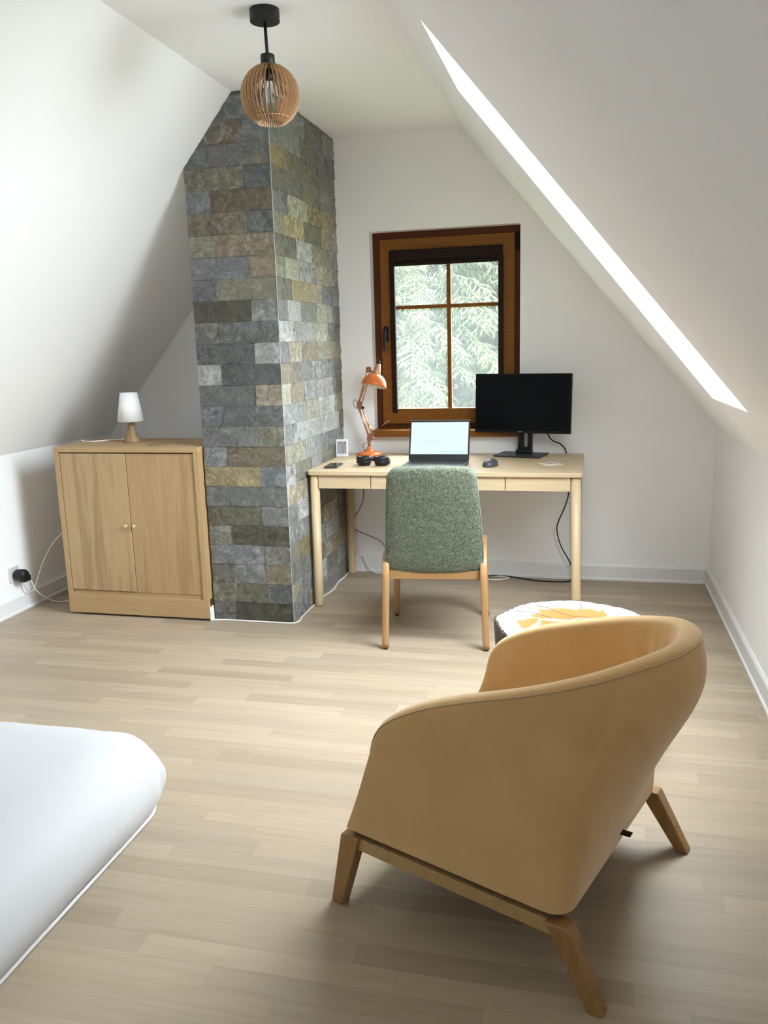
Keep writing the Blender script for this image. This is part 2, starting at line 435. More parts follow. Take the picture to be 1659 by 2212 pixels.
for r, (js, cs) in enumerate(front):
    z0 = r*ROWH; z1 = min(z0+ROWH-.0010, ZC-.002)
    if z1 - z0 < .01: continue
    e = [0] + js + [1]
    for i, c in enumerate(cs):
        gap = .0007
        split_stone('f', PX0+(PX1-PX0)*e[i]+gap, PX0+(PX1-PX0)*e[i+1]-gap, z0, z1, c)
pal = [G, BG, GB, OL, LG, LG, TN, LO, G, LO]
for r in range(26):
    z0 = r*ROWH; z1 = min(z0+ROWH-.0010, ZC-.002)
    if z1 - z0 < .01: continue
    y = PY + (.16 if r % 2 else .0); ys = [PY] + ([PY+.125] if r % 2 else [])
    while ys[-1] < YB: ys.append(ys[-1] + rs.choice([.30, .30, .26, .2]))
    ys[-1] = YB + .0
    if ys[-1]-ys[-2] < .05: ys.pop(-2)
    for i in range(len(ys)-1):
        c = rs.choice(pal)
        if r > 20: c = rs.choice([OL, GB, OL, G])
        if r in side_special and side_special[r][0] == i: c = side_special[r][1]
        c = tuple(1.42*q for q in c)  # side face lightened: skylight brightness put into the stone colours
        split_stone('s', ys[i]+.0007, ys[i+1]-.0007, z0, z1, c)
me = bpy.data.meshes.new('stone_pillar'); me.from_pydata(P.v, [], P.f)
me.polygons.foreach_set('use_smooth', P.sm)
for nm, cc in (('stone', cols), ('stone_alt', alts)):
    at = me.color_attributes.new(nm, 'FLOAT_COLOR', 'CORNER'); buf = []
    for p, c in zip(me.polygons, cc): buf += [c[0], c[1], c[2], 1]*len(p.vertices)
    at.data.foreach_set('color', buf)
bm = bmesh.new(); bm.from_mesh(me)
bmesh.ops.bisect_plane(bm, geom=bm.verts[:]+bm.edges[:]+bm.faces[:], dist=1e-5, plane_co=Vector((XL, 0, ZKL)) - nL*.002, plane_no=nL, clear_outer=True)
bm.to_mesh(me); bm.free()
me.materials.append(M_STONE)
pil = bpy.data.objects.new('stone_pillar', me); COL.objects.link(pil)
tag(pil, 'tall stone-clad chimney pillar of grey and ochre slate between cabinet and desk', 'pillar'); pil['kind'] = 'structure'
# white grout behind the stones, cut to the slope as well
def cut_box(x0, x1, y0, y1, z1):
    zl = ZKL + (x0 - XL)*(ZC-ZKL)/(XCL-XL)
    m = MB()
    if zl >= z1: return m.box((x0, y0, 0), (x1, y1, z1))
    xc = clip_left(z1) + .004; xc = min(xc, x1-.001)
    poly = [(x0, y0, 0), (x1, y0, 0), (x1, y0, z1), (xc, y0, z1), (x0, y0, zl-.006)]
    return m.prism(poly, (0, y1-y0, 0))
M_GROUT = plain('white_grout', (0.70, 0.69, 0.66), 0.8)
build('grout_core', cut_box(PX0, PX1-.006, PY+.006, YB-.001, ZC-.003), M_GROUT, pil)
build('corner_bead', MB().box((PX1-.0004, PY-.0030, 0), (PX1+.0012, PY+.002, ZC-.004)), plain('white_bead', (0.50, 0.49, 0.47), 0.7), pil)

# ------------------------------------------------------------------ cabinet
CX0, CX1, CY, CH, CD = -2.700, -1.880, 3.788, .907, .42
cw = CX1-CX0
M_CABV = wood('oak_cabinet', (0.40, 0.265, 0.128), (0.45, 0.305, 0.152), 'z', 7, 0.45, (0.39, 0.245, 0.115), 1.5)
M_CABX = wood('oak_cabinet_flat', (0.40, 0.265, 0.128), (0.45, 0.305, 0.152), 'x', 7, 0.45, (0.40, 0.25, 0.12), 1.5)
M_DOORL = wood('oak_door_pale', (0.41, 0.282, 0.143), (0.46, 0.32, 0.166), 'z', 11, 0.45, (0.34, 0.225, 0.108), 0.9)
M_DOORR = wood('oak_door_warm', (0.385, 0.25, 0.120), (0.43, 0.287, 0.142), 'z', 9, 0.45, (0.34, 0.215, 0.10), 0.9)
M_DARKGAP = plain('cabinet_inside_and_gap_shade', (0.10, 0.06, 0.03), 0.8)
cab = thing('cabinet', 'low oak cabinet with two plain doors standing left of the stone pillar', 'cabinet', (CX0, CY, 0))
build('top_panel', MB().box((0, 0, CH-.026), (cw, CD, CH)), M_CABX, cab, bevel=.0012)
for x in (0, cw-.028):
    build('side_panel', MB().box((x, .001, .112), (x+.028, CD, CH-.026)), M_CABV, cab, bevel=.001)
    build('side_panel', MB().box((x, .06, .006), (x+.028, CD, .112)), M_CABV, cab)
build('plinth', MB().box((0, 0, .012), (cw, .022, .112)), M_CABX, cab, bevel=.001)
build('bottom_rail', MB().box((.028, .012, .112), (cw-.028, .032, .135)), M_CABX, cab)
m = MB(); m.box((.028, .034, .112), (cw-.028, CD-.01, .13)); m.box((.028, CD-.02, .112), (cw-.028, CD-.008, CH-.026))
build('back_panel', m, M_DARKGAP, cab)
for k, (x0, x1, z0, mat, kx) in enumerate([(.031, .408, .140, M_DOORL, .388), (.411, cw-.031, .136, M_DOORR, .434)]):
    yf = .004 if k == 0 else .009
    d = build('door', MB().box((x0, yf, z0), (x1, yf+.018, CH-.032)), mat, cab, bevel=.001)
    mk = MB(); Mx = Matrix.Translation((kx, yf, .498)) @ Matrix.Rotation(R(90), 4, 'X')
    mk.lathe([(.0055, 0), (.005, .008), (.0075, .014), (.0085, .020), (.0075, .024), (0, .025)], 14, Mx)
    kb = build('knob', mk, plain('pale_wood_knob', (0.62, 0.46, 0.27), 0.4), d)

# coaster on the cabinet
mc = MB().box((-.05, -.05, 0), (.05, .05, .003))
co = build('coaster', mc, wood('oak_coaster', (0.27, 0.165, 0.08), (0.31, 0.19, 0.09), 'x', 8), bevel=.001)
co.location = (-2.152, 3.905, CH+.0005); co.rotation_euler = (0, 0, R(43))
tag(co, 'thin brown square coaster lying on the oak cabinet right of the small lamp', 'coaster')

# small lamp
tl = thing('table_lamp', 'small lamp with white cone shade and turned wooden foot on the cabinet', 'lamp', (-2.372, 4.022, CH))
M_SHADE = plain('white_fabric_shade', (0.84, 0.84, 0.83), 0.7, bumpy=(220, .15, .0005))
m = MB(); pr = [(.0695, .115), (.045, .263)]
m.lathe([(.0695, .113), (.0455, .264), (.0445, .264), (.0685, .113)], 40, cap=False)
m.lathe([(.0695, .113), (.0685, .113)], 40, cap=False)
build('lamp_shade', m, M_SHADE, tl, fix=True)
m = MB(); m.lathe([(.046, 0), (.047, .004), (.043, .016), (.034, .036), (.024, .058), (.0185, .076), (.0185, .095), (.022, .112), (.0225, .122), (.012, .124)], 28)
build('lamp_base', m, wood('turned_oak', (0.25, 0.155, 0.075), (0.30, 0.19, 0.095), 'z', 10), tl)
build('bulb', MB().lathe([(.012, .124), (.014, .14), (.026, .17), (.028, .19), (.02, .21), (0, .218)], 16), plain('frosted_bulb', (.85, .85, .83), .5), tl)
cp = smooth_path([(-2.400, 4.03, .9115), (-2.46, 4.12, .9115), (-2.53, 4.10, .9115), (-2.60, 4.02, .9115), (-2.68, 4.03, .9115), (-2.702, 4.06, .9115), (-2.712, 4.07, .90), (-2.722, 4.09, .80), (-2.75, 4.12, .60),
                  (-2.86, 4.09, .43), (-2.93, 4.02, .33), (-2.955, 3.955, .245), (-2.972, 3.89, .13), (-2.978, 3.862, .098), (-2.975, 3.83, .10), (-2.962, 3.805, .16), (-2.955, 3.79, .20)], 8)
build('cord', MB().tube(cp, .0034, 8), M_CABLEW, tl, world=True)

# wall socket, adapter and cables on the left wall
M_SOCK = plain('ivory_plastic', (0.66, 0.65, 0.60), 0.4)
so = build('socket', MB().box((XL, 3.728, .172), (XL+.010, 3.806, .258)), M_SOCK, bevel=.003)
tag(so, 'cream wall socket low on the left wall beside the oak cabinet', 'socket')
ad = thing('plug_adapter', 'black plug adapter plugged into the cream socket on the left wall', 'plug', (XL+.010, 3.772, .212))
m = MB(); Mx = Matrix.Translation((0, 0, 0)) @ Matrix.Rotation(R(90), 4, 'Y')
m.lathe([(.022, .0), (.028, .006), (.031, .014), (.033, .046), (.032, .058), (.026, .067), (0, .069)], 24, Mx)
build('housing', m, M_BLACK, ad)
m = MB(); m.box((.020, -.012, -.040), (.064, .046, -.006))
build('plug_body', m, M_BLACK, ad, bevel=.007, seg=3)
m = MB(); m.tube(smooth_path([(.045, .04, -.010), (.05, .06, -.055), (.055, .085, -.11), (.075, .13, -.165), (.11, .18, -.2035), (.18, .23, -.2075), (.27, .26, -.2075)], 8), .003, 8)
pcb = build('power_cable', m, M_CABLEW, ad)

# white cable around the pillar foot and along the back wall
ext = [(-1.879, 3.830, .075), (-1.879, 3.822, .03), (-1.872, 3.806, .005), (-1.80, 3.812, .0045), (-1.66, 3.812, .0045), (-1.50, 3.812, .0045), (-1.437, 3.815, .0045), (-1.412, 3.845, .0045), (-1.420, 3.93, .0045), (-1.421, 4.044, .0045),
       (-1.418, 4.20, .0045), (-1.415, 4.30, .0045), (-1.400, 4.42, .0045), (-1.416, 4.56, .0045), (-1.41, 4.70, .0045), (-1.417, 4.80, .0045), (-1.410, 4.822, .03), (-1.395, 4.829, .09), (-1.365, 4.828, .128), (-1.345, 4.824, .136), (-1.322, 4.820, .10), (-1.285, 4.812, .035), (-1.245, 4.80, .006), (-1.19, 4.80, .0045), (-1.0, 4.79, .0045), (-.8, 4.77, .0045), (-.62, 4.76, .0045), (-.52, 4.745, .0045), (-.45, 4.77, .0045), (-.43, 4.80, .0045), (-.47, 4.822, .0045), (-.56, 4.822, .0045), (-.66, 4.81, .0045)]
ec = thing('extension_cable', 'white cable running on the floor around the stone pillar foot and along the back wall', 'cable', (-1.66, 3.812, 0))
build('cable', MB().tube(smooth_path(ext, 6), .0042, 8), M_CABLEW, ec, world=True)
build('cable_cover', MB().box((-1.8785, 3.790, .001), (-1.8705, 3.8295, .074)), M_WHITEPL, ec, world=True, bevel=.002)

# ------------------------------------------------------------------ desk
DX0, DX1, DY0, DY1, DH = -1.424, -.009, 4.098, 4.834, .745
dw, dd = DX1-DX0, DY1-DY0
M_DESKX = wood('pale_oak', (0.53, 0.40, 0.245), (0.58, 0.445, 0.28), 'x', 8, 0.42, (0.48, 0.355, 0.21), 1.5)
M_DESKZ = wood('pale_oak_leg', (0.51, 0.38, 0.225), (0.56, 0.425, 0.26), 'z', 10, 0.42)
M_EDGE = wood('oak_edge', (0.47, 0.33, 0.18), (0.53, 0.38, 0.21), 'x', 14, 0.5)
desk = thing('desk', 'pale oak desk with three drawers and round legs under the window', 'desk', (DX0, DY0, 0))
def rrect(x0, y0, x1, y1, r, n=6):
    out = []
    for cx, cy, a0 in ((x1-r, y0+r, -90), (x1-r, y1-r, 0), (x0+r, y1-r, 90), (x0+r, y0+r, 180)):
        for k in range(n+1):
            a = R(a0 + 90*k/n); out.append((cx + r*math.cos(a), cy + r*math.sin(a)))
    return out
def slab(poly, z0, z1): return MB().prism([(x, y, z0) for x, y in poly], (0, 0, z1-z0))
build('tabletop', slab(rrect(0, 0, dw, dd, .024), DH-.022, DH), M_DESKX, desk, bevel=.0025)
LR = .0245
for x, y, sx, sy in ((.036, .036, -.006, -.003), (dw-.034, .036, .012, -.003), (.036, dd-.045, -.004, .0), (dw-.034, dd-.045, .010, .0)):
    build('leg', MB().tube([(x+sx, y+sy, 0.001), (x+sx, y+sy, .012), (x, y, DH-.0225)], [LR-.002, LR-.001, LR], 24), M_DESKZ, desk)
m = MB(); m.box((.045, .030, DH-.092), (.058, dd-.04, DH-.0222)); m.box((dw-.058, .030, DH-.092), (dw-.045, dd-.04, DH-.0222)); m.box((.06, dd-.05, DH-.092), (dw-.06, dd-.036, DH-.0222))
m.box((.06, .034, DH-.090), (dw-.06, dd-.05, DH-.086))
build('apron', m, M_DESKX, desk)
for a, b2 in ((.0605, .342), (.346, 1.036), (1.040, dw-.0595)):
    dr = build('drawer', MB().box((a, .018, DH-.094), (b2, .036, DH-.0235)), M_DESKX, desk, bevel=.0012)
    bx = MB(); bx.box((a+.01, .036, DH-.084), (b2-.01, .30, DH-.03)); build('drawer_box', bx, M_EDGE, dr)

# ------------------------------------------------------------------ desk chair
M_CHWOOD = wood('lacquered_beech', (0.33, 0.185, 0.075), (0.38, 0.22, 0.095), 'z', 11, 0.32)
M_CHWOODX = wood('lacquered_beech_rail_shaded', (0.25, 0.135, 0.052), (0.30, 0.165, 0.066), 'x', 11, 0.35)  # rails: shade below the backrest darkened into the beech tone
def boucle():
    m, nt, b = new_mat('green_boucle')
    v = coords(nt)
    n1 = N(nt, 'ShaderNodeTexNoise', Scale=120.0, Detail=3.0, Distortion=2.0); L(nt, v, n1.inputs['Vector'])
    n2 = N(nt, 'ShaderNodeTexNoise', Scale=46.0, Detail=3.0, Distortion=3.0); L(nt, v, n2.inputs['Vector'])
    ad = N(nt, 'ShaderNodeMath', operation='MULTIPLY_ADD'); L(nt, n2.outputs['Fac'], ad.inputs[0]); ad.inputs[1].default_value = 0.7; L(nt, n1.outputs['Fac'], ad.inputs[2])
    c = ramp(nt, ad.outputs[0], [(0.55, (0.050, 0.062, 0.038)), (0.85, (0.112, 0.134, 0.086)), (1.08, (0.235, 0.265, 0.18))])
    L(nt, c, b.inputs['Base Color']); b.inputs['Roughness'].default_value = 0.95; b.inputs['Specular IOR Level'].default_value = 0.15
    b.inputs['Sheen Weight'].default_value = 0.25
    bump(nt, ad.outputs[0], b, 1.0, 0.010)
    return m
M_BOUCLE = boucle()
ch = thing('desk_chair', 'wooden-framed chair in green boucle fabric pulled up to the desk', 'chair', (-.6535, 3.575, 0), R(6.4))
for s in (-1, 1):
    xb, xt = s*.232, s*.221
    fy = .482
    def sec(x, y, z, w=.016, d=.017): return (x, y, z, w, d)
    # rear leg with the forward bend
    path = [(xb, 0, .006), (xb + (xt-xb)*.5, .000, .20), (xt, .002, .335), (xt, .010, .385), (xt, .034, .425), (xt, .075, .446), (xt, .25, .462), (xt, fy-.07, .474), (xt, fy-.032, .464), (xt, fy-.010, .435), (xt, fy-.004, .39)]
    rear = [(xb, 0, .010), (xb+(xt-xb)*.3, 0, .12), (xb+(xt-xb)*.65, 0, .24), (xt, .001, .335), (xt, .008, .375), (xt, .028, .415), (xt, .062, .432), (xt, .12, .434), (xt, .25, .430)]
    rear = smooth_path(rear, 4)
    def strap(pts, hx, hd0, hd1):
        rows = []
        n = len(pts)
        for i, p in enumerate(pts):
            t = (pts[min(i+1, n-1)] - pts[max(i-1, 0)]).normalized(); nrm = Vector((0, -t.z, t.y)).normalized()
            hd = hd0 + (hd1-hd0)*i/(n-1); X = Vector((1, 0, 0))
            rows.append([p + X*hx*a + nrm*hd*b for a, b in ((-1, -.75), (-.75, -1), (.75, -1), (1, -.75), (1, .75), (.75, 1), (-.75, 1), (-1, .75))])
        m = MB().grid(rows, closed_u=True)
        k = len(m.v); m.f += [tuple(range(8))[::-1], tuple(range(k-8, k))]; m.sm += [False]*2
        return m
    build('rear_leg', strap(rear, .0155, .014, .018), M_CHWOOD, ch)
    frontp = smooth_path([Vector(p) for p in [(xt, .25, .430), (xt, .36, .430), (xt, fy-.07, .430), (xt, fy-.03, .420), (xt, fy-.006, .390), (xt+s*.001, fy, .34), (xt+s*.005, fy+.002, .20), (xb, fy+.004, .010)]], 4)
    build('front_leg', strap(frontp, .0155, .018, .0135), M_CHWOOD, ch)
    for (fx, fyy) in ((xb, 0), (xb, fy+.004)):
        build('foot_glide', MB().lathe([(.010, 0), (.0115, .004), (.0115, .011)], 14, Matrix.Translation((fx, fyy, 0))), plain('brown_glide', (.05, .03, .02), .5), ch)
build('rear_rail', MB().box((-.206, .014, .331), (.206, .036, .3745)), M_CHWOODX, ch, bevel=.003)
build('front_rail', MB().box((-.206, .44, .335), (.206, .462, .385)), M_CHWOODX, ch, bevel=.003)
# seat cushion
m = MB(); rows = []
def cushion(x0, x1, y0, y1, z0f, n=14):
    pass
out = rrect(-.205, .04, .205, .50, .05, 5)
prof = [(.03, -.035), (.004, -.022), (0, 0), (.004, .022), (.03, .036)]
def seat_ring(inset, dz):
    r = []
    for x, y in out:
        cx, cy = 0, .27
        k = 1 - inset/.2
        yy = cy + (y-cy)*k; r.append((cx + (x-cx)*k, yy, .415 + .03*(yy-.04) + dz))
    return r
for i_, z_ in prof: rows.append(seat_ring(i_, z_))
m.grid(rows, closed_u=True)
n_ = len(out); m.f += [tuple(range(n_))[::-1], tuple(len(m.v)-n_+k for k in range(n_))]; m.sm += [True, True]
build('seat', m, M_BOUCLE, ch, subsurf=1)
# backrest: boxed cushion leaning towards the room
def back_outline(k):
    pts = []
    zb, zt = .366, .868
    def half(z):
        t = (z-zb)/(zt-zb); return .2245 - .036*t**1.25 + .004*math.sin(PI*t)
    rt, rb = .055, .03
    N_ = 10
    right = []
    for i in range(4):            # bottom, bowed
        x = .19*i/3; right.append((x, zb - .008*(1-(x/.19)**2)))
    for i in range(1, 6):
        a = R(-90 + 90*i/5); right.append((half(zb+rb)-rb + rb*math.cos(a), zb + rb + rb*math.sin(a)))
    for i in range(1, N_):
        z = zb+rb + (zt-rt-zb-rb)*i/N_; right.append((half(z), z))
    for i in range(0, 7):
        a = R(90*i/6); right.append((half(zt-rt)-rt + rt*math.cos(a), zt - rt + rt*math.sin(a)*.93))
    for i in range(1, 4):
        x = (half(zt-rt)-rt)*(1-i/4); right.append((x, zt - rt + rt*.93 + .004*(1-(x/.14)**2)))
    top = (0, zt - rt + rt*.93 + .004)
    left = [(-x, z) for x, z in right[1:]][::-1]
    return right + [top] + left
bo = back_outline(0); cz = .62
def lean(z): t = (z-.372)/.496; return .016 - .125*t - .02*t*t
rows = []
for inset, dy in ((.06, 0), (.016, -.0), (.004, .004), (0, .014), (0, .052), (.006, .064), (.02, .070), (.07, .074)):
    r = []
    for x, z in bo:
        k = 1 - inset/.22; kz = 1 - inset/.25
        zz = cz + (z-cz)*kz; xx = x*k
        r.append((xx, lean(zz) + dy - .010*(1-(xx/.23)**2)*(1 if dy < .03 else -.3), zz))
    rows.append(r)
m = MB().grid(rows, closed_u=True)
nb = len(bo); c0 = Vector((0, lean(cz)-.012, cz)); c1 = Vector((0, lean(cz)+.078, cz))
o0 = len(m.v); m.v += [tuple(c0), tuple(c1)]
for k in range(nb):
    m.f.append((o0, (k+1) % nb, k)); m.f.append((o0+1, (len(rows)-1)*nb+k, (len(rows)-1)*nb+(k+1) % nb)); m.sm += [True, True]
bk = build('backrest', m, M_BOUCLE, ch)
build('seam', MB().tube([Vector((x*.985, lean(cz+(z-cz)*.985) - .0005 + .003, cz+(z-cz)*.985)) for x, z in bo] , .0018, 6, caps=False), plain('green_piping', (0.14, 0.17, 0.115), 0.9), bk)

# ------------------------------------------------------------------ armchair
def suede():
    m, nt, b = new_mat('beige_suede')
    v = coords(nt)
    n1 = N(nt, 'ShaderNodeTexNoise', Scale=7.0, Detail=4.0, Distortion=0.8); L(nt, v, n1.inputs['Vector'])
    n2 = N(nt, 'ShaderNodeTexNoise', Scale=380.0, Detail=2.0); L(nt, v, n2.inputs['Vector'])
    c = ramp(nt, n1.outputs['Fac'], [(0.3, (0.545, 0.342, 0.140)), (0.7, (0.60, 0.39, 0.172))])
    L(nt, c, b.inputs['Base Color']); b.inputs['Roughness'].default_value = 0.85; b.inputs['Specular IOR Level'].default_value = 0.15
    b.inputs['Sheen Weight'].default_value = 0.65; b.inputs['Sheen Roughness'].default_value = 0.45; b.inputs['Sheen Tint'].default_value = (1, .90, .76, 1)
    bump(nt, n2.outputs['Fac'], b, 0.1, 0.0006)
    return m
M_SUEDE = suede()
M_ARMLEG = wood('oak_armchair_leg', (0.245, 0.128, 0.042), (0.30, 0.165, 0.058), 'z', 12, 0.4)
M_ARMRAIL = wood('oak_armchair_rail', (0.37, 0.23, 0.092), (0.42, 0.27, 0.115), 'x', 12, 0.4)
aF = math.atan2(.333, -.943) - .0204
arm = thing('armchair', 'beige suede tub armchair on oak legs in the foreground, seen from behind', 'armchair', (-.158, 1.993, 0), aF - PI/2)
# local frame: y = forward, x = towards the far side
def LF(f, s, z): return Vector((s, f, z))
s0_, F1_, Fb_, ex_, ds_ = .278, -.06, -.412, 2.0, .027
tk = [0, .012, .03, .06, .11, .22, .4, .6, .8, 1.0]; zk = [.425, .470, .503, .528, .553, .592, .636, .682, .724, .735]
def zlin(t):
    t = abs(t); t = 2-t if t > 1 else t
    for i in range(len(tk)-1):
        if t <= tk[i+1]: return zk[i] + (zk[i+1]-zk[i])*(t-tk[i])/(tk[i+1]-tk[i])
    return zk[-1]
def zrim(t):
    w = min(.07, t*.6)
    return sum(zlin(t + w*(k-4)/4) for k in range(9))/9
def dense_plan():
    pl = []
    f00 = .357 - .274*.455
    for k in range(30):
        f = f00 + (F1_-f00)*k/30; pl.append((f, -(s0_ + ds_*(f-F1_)/(f00-F1_))))
    for k in range(121):
        ph = PI*k/120
        pl.append((F1_ - (F1_-Fb_)*math.sin(ph), -s0_*math.cos(ph)))
    for k in range(29, -1, -1):
        f = f00 + (F1_-f00)*k/30; pl.append((f, (s0_ + ds_*(f-F1_)/(f00-F1_))))
    return pl
def dense_base(rc=.048, hs=.332, f0=.305, fb=-.272):
    pl = []
    for k in range(30): pl.append((f0 + (fb+rc-f0)*k/30, -hs))
    for k in range(31):
        a = R(90*k/30); pl.append((fb+rc - rc*math.sin(a), -hs+rc - rc*math.cos(a)))
    for k in range(1, 30): pl.append((fb, -hs+rc + (2*hs-2*rc)*k/30))
    for k in range(31):
        a = R(90*k/30); pl.append((fb+rc - rc*math.cos(a), hs-rc + rc*math.sin(a)))
    for k in range(1, 31): pl.append((fb+rc + (f0-fb-rc)*k/30, hs))
    return pl
def resample(pl, ts):
    Ls = [0]
    for i in range(1, len(pl)): Ls.append(Ls[-1] + math.dist(pl[i], pl[i-1]))
    T = Ls[-1]; out = []; j = 0
    for t in ts:
        d = t*T; j = 0
        while j < len(Ls)-2 and Ls[j+1] < d: j += 1
        x = (d-Ls[j])/(Ls[j+1]-Ls[j]+1e-9); out.append((pl[j][0]+(pl[j+1][0]-pl[j][0])*x, pl[j][1]+(pl[j+1][1]-pl[j][1])*x))
    return out
NU = 73
ts = [i/(NU-1) for i in range(NU)]
# denser stations near the front ends
ts = sorted(set([round(t, 5) for t in ts] + [.002, .004, .006, .009, .012, .02, .98, .988, .991, .994, .996, .998]))
NU = len(ts)
RIM = resample(dense_plan(), ts); BAS = resample(dense_base(), ts)
def norms(pl):
    o = []
    for i in range(len(pl)):
        a = pl[max(i-1, 0)]; b = pl[min(i+1, len(pl)-1)]; t = Vector((b[0]-a[0], b[1]-a[1])).normalized()
        n = Vector((t.y, -t.x))
        if n.dot(Vector((pl[i][0]+.05, pl[i][1]))) < 0: n = -n
        o.append(n)
    return o
RN = norms(RIM); BN = norms(BAS)
zb = lambda f: .196 + .05*f
HW = .027
shell = []          # columns of points, outer bottom -> rim -> inner bottom
for i, t in enumerate(ts):
    tt = 1 - abs(2*t-1)                        # 0 front .. 1 back
    zr = zrim(tt); Rm = Vector(RIM[i]); B = Vector(BAS[i]); n = RN[i]
    bulge = .003 + .042*max(0, (tt-.5)/.5)**1.3
    ft = min(1, t/.03, (1-t)/.03); th = HW*(.8 + .2*math.sqrt(max(0, 1-(1-ft)**2)))
    col = []
    z0 = zb(B.x)
    top_o = Rm + n*th
    for k in range(13):                         # outer face
        v = k/12; zz = z0 + (zr-.016-z0)*v
        p = B.lerp(top_o, v) + n*bulge*math.sin(PI*v**2.9)
        col.append(LF(p.x, p.y, zz))
    for a in (25, 55, 90, 125, 155):            # rolled rim
        p = Rm + n*th*math.cos(R(a)); col.append(LF(p.x, p.y, zr - .016 + .020*math.sin(R(a))))
    top_i = Rm - n*th; Bi = B - BN[i]*.075 + Vector((0, 0))
    for k in range(0, 9):                       # inner face
        v = k/8; zz = (zr-.016) + (z0+.06-(zr-.016))*v
        p = top_i.lerp(Bi, v*v*.6 + v*.4)
        wr = 0
        if k in (1, 2, 3, 4, 5):
            for tc, amp in ((.70, .012), (.655, .010), (.625, .006)):
                wr += 1.5*amp*math.exp(-((t - tc + .012*k)/.008)**2)
        p = p - n*wr
        col.append(LF(p.x, p.y, zz))
    shell.append(col)
# rounded front end caps
nv = len(shell[0])
def cap(col, push):
    out = []
    for j in range(nv):
        mid = (col[j] + col[nv-1-j])/2
        out.append(col[j].lerp(mid, .55) + Vector((0, push, 0)))
    return out
first = cap(shell[0], .004); last = cap(shell[-1], .004)
cols_ = [first] + shell + [last]
m = MB(); m.grid(cols_)
# close the two end strips
for col_i in (0, len(cols_)-1):
    base = col_i*nv
    for j in range(nv//2):
        a, b2, c, d = base+j, base+j+1, base+nv-2-j, base+nv-1-j
        if len({a, b2, c, d}) == 4: m.f.append((a, b2, c, d)); m.sm.append(True)
        elif len({a, b2, d}) == 3: m.f.append((a, b2, d)); m.sm.append(True)
sh = build('shell', m, M_SUEDE, arm, subsurf=1)
# piping seam along the outer edge of the rim and down the front edge
sp = []
for i in range(NU):
    q = shell[i][13]; nn = RN[i]; sp.append(q + LF(nn.x, nn.y, .3)*.0002)
build('seam', MB().tube(sp, .0017, 6), plain('beige_piping', (0.47, 0.345, 0.20), 0.9), sh)
# seat cushion inside
pl = [LF(f, s, 0) for f, s in ((.285, -.26), (.285, .26), (-.18, .25), (-.25, .15), (-.25, -.15), (-.18, -.25))]
m = MB(); m.prism([p + Vector((0, 0, .24)) for p in pl], (0, 0, .105))
build('seat_cushion', m, M_SUEDE, arm, bevel=.035, seg=4)
m = MB(); m.prism([LF(f, s, zb(f)-.015) for f, s in ((.290, -.317), (.290, .317), (-.238, .317), (-.238, -.317))], (0, 0, .06))
build('shadow_gap_base', m, M_DARKGAP, arm)  # dark base colour paints the shadow line between shell and rail
# wooden rails and legs
def zt(f): return zb(f) - .017
def rail(f0, s0, f1, s1, w):
    d = Vector((f1-f0, s1-s0)).normalized(); n = Vector((-d.y, d.x))*w/2
    q = [(f0-n.x, s0-n.y), (f1-n.x, s1-n.y), (f1+n.x, s1+n.y), (f0+n.x, s0+n.y)]
    return MB().hexa([LF(f, s, zt(f)-.034) for f, s in q], [LF(f, s, zt(f)) for f, s in q])
build('side_rail', rail(.275, -.318, -.235, -.318, .024), M_ARMRAIL, arm, bevel=.002)
build('side_rail', rail(.275, .318, -.235, .318, .024), M_ARMRAIL, arm, bevel=.002)
build('front_rail', rail(.292, -.29, .292, .29, .024), M_ARMRAIL, arm, bevel=.002)
build('back_rail', rail(-.205, -.29, -.205, .29, .024), M_ARMRAIL, arm, bevel=.002)
for (f, s, fo, so_) in ((.300, -.318, .332, -.331), (.300, .318, .332, .331), (-.262, -.318, -.345, -.334), (-.262, .318, -.345, .334)):
    ht = .029; hb = .0175
    sf = 1 if f > 0 else -1
    top = [(f-sf*ht*1.3, s-ht*.75), (f+sf*ht*.6, s-ht*.75), (f+sf*ht*.6, s+ht*.75), (f-sf*ht*1.3, s+ht*.75)]
    if sf < 0: top = [top[1], top[0], top[3], top[2]]
    bot = [(fo-hb, so_-hb), (fo+hb, so_-hb), (fo+hb, so_+hb), (fo-hb, so_+hb)]
    lg = MB().hexa([LF(a, b2, 0.0005) for a, b2 in bot], [LF(a, b2, zt(f)+.002) for a, b2 in top])
    build('leg', lg, M_ARMLEG, arm, bevel=.004)
m = MB(); m.box((-.14, -.288, .243), (-.12, -.266, .262))
tagm = MB(); q0 = LF(-.292, -.03, .232)
tagm.box((q0.x-.010, q0.y-.020, q0.z), (q0.x+.010, q0.y+.02, q0.z+.003))
build('care_tag', tagm, M_BLACK, arm)

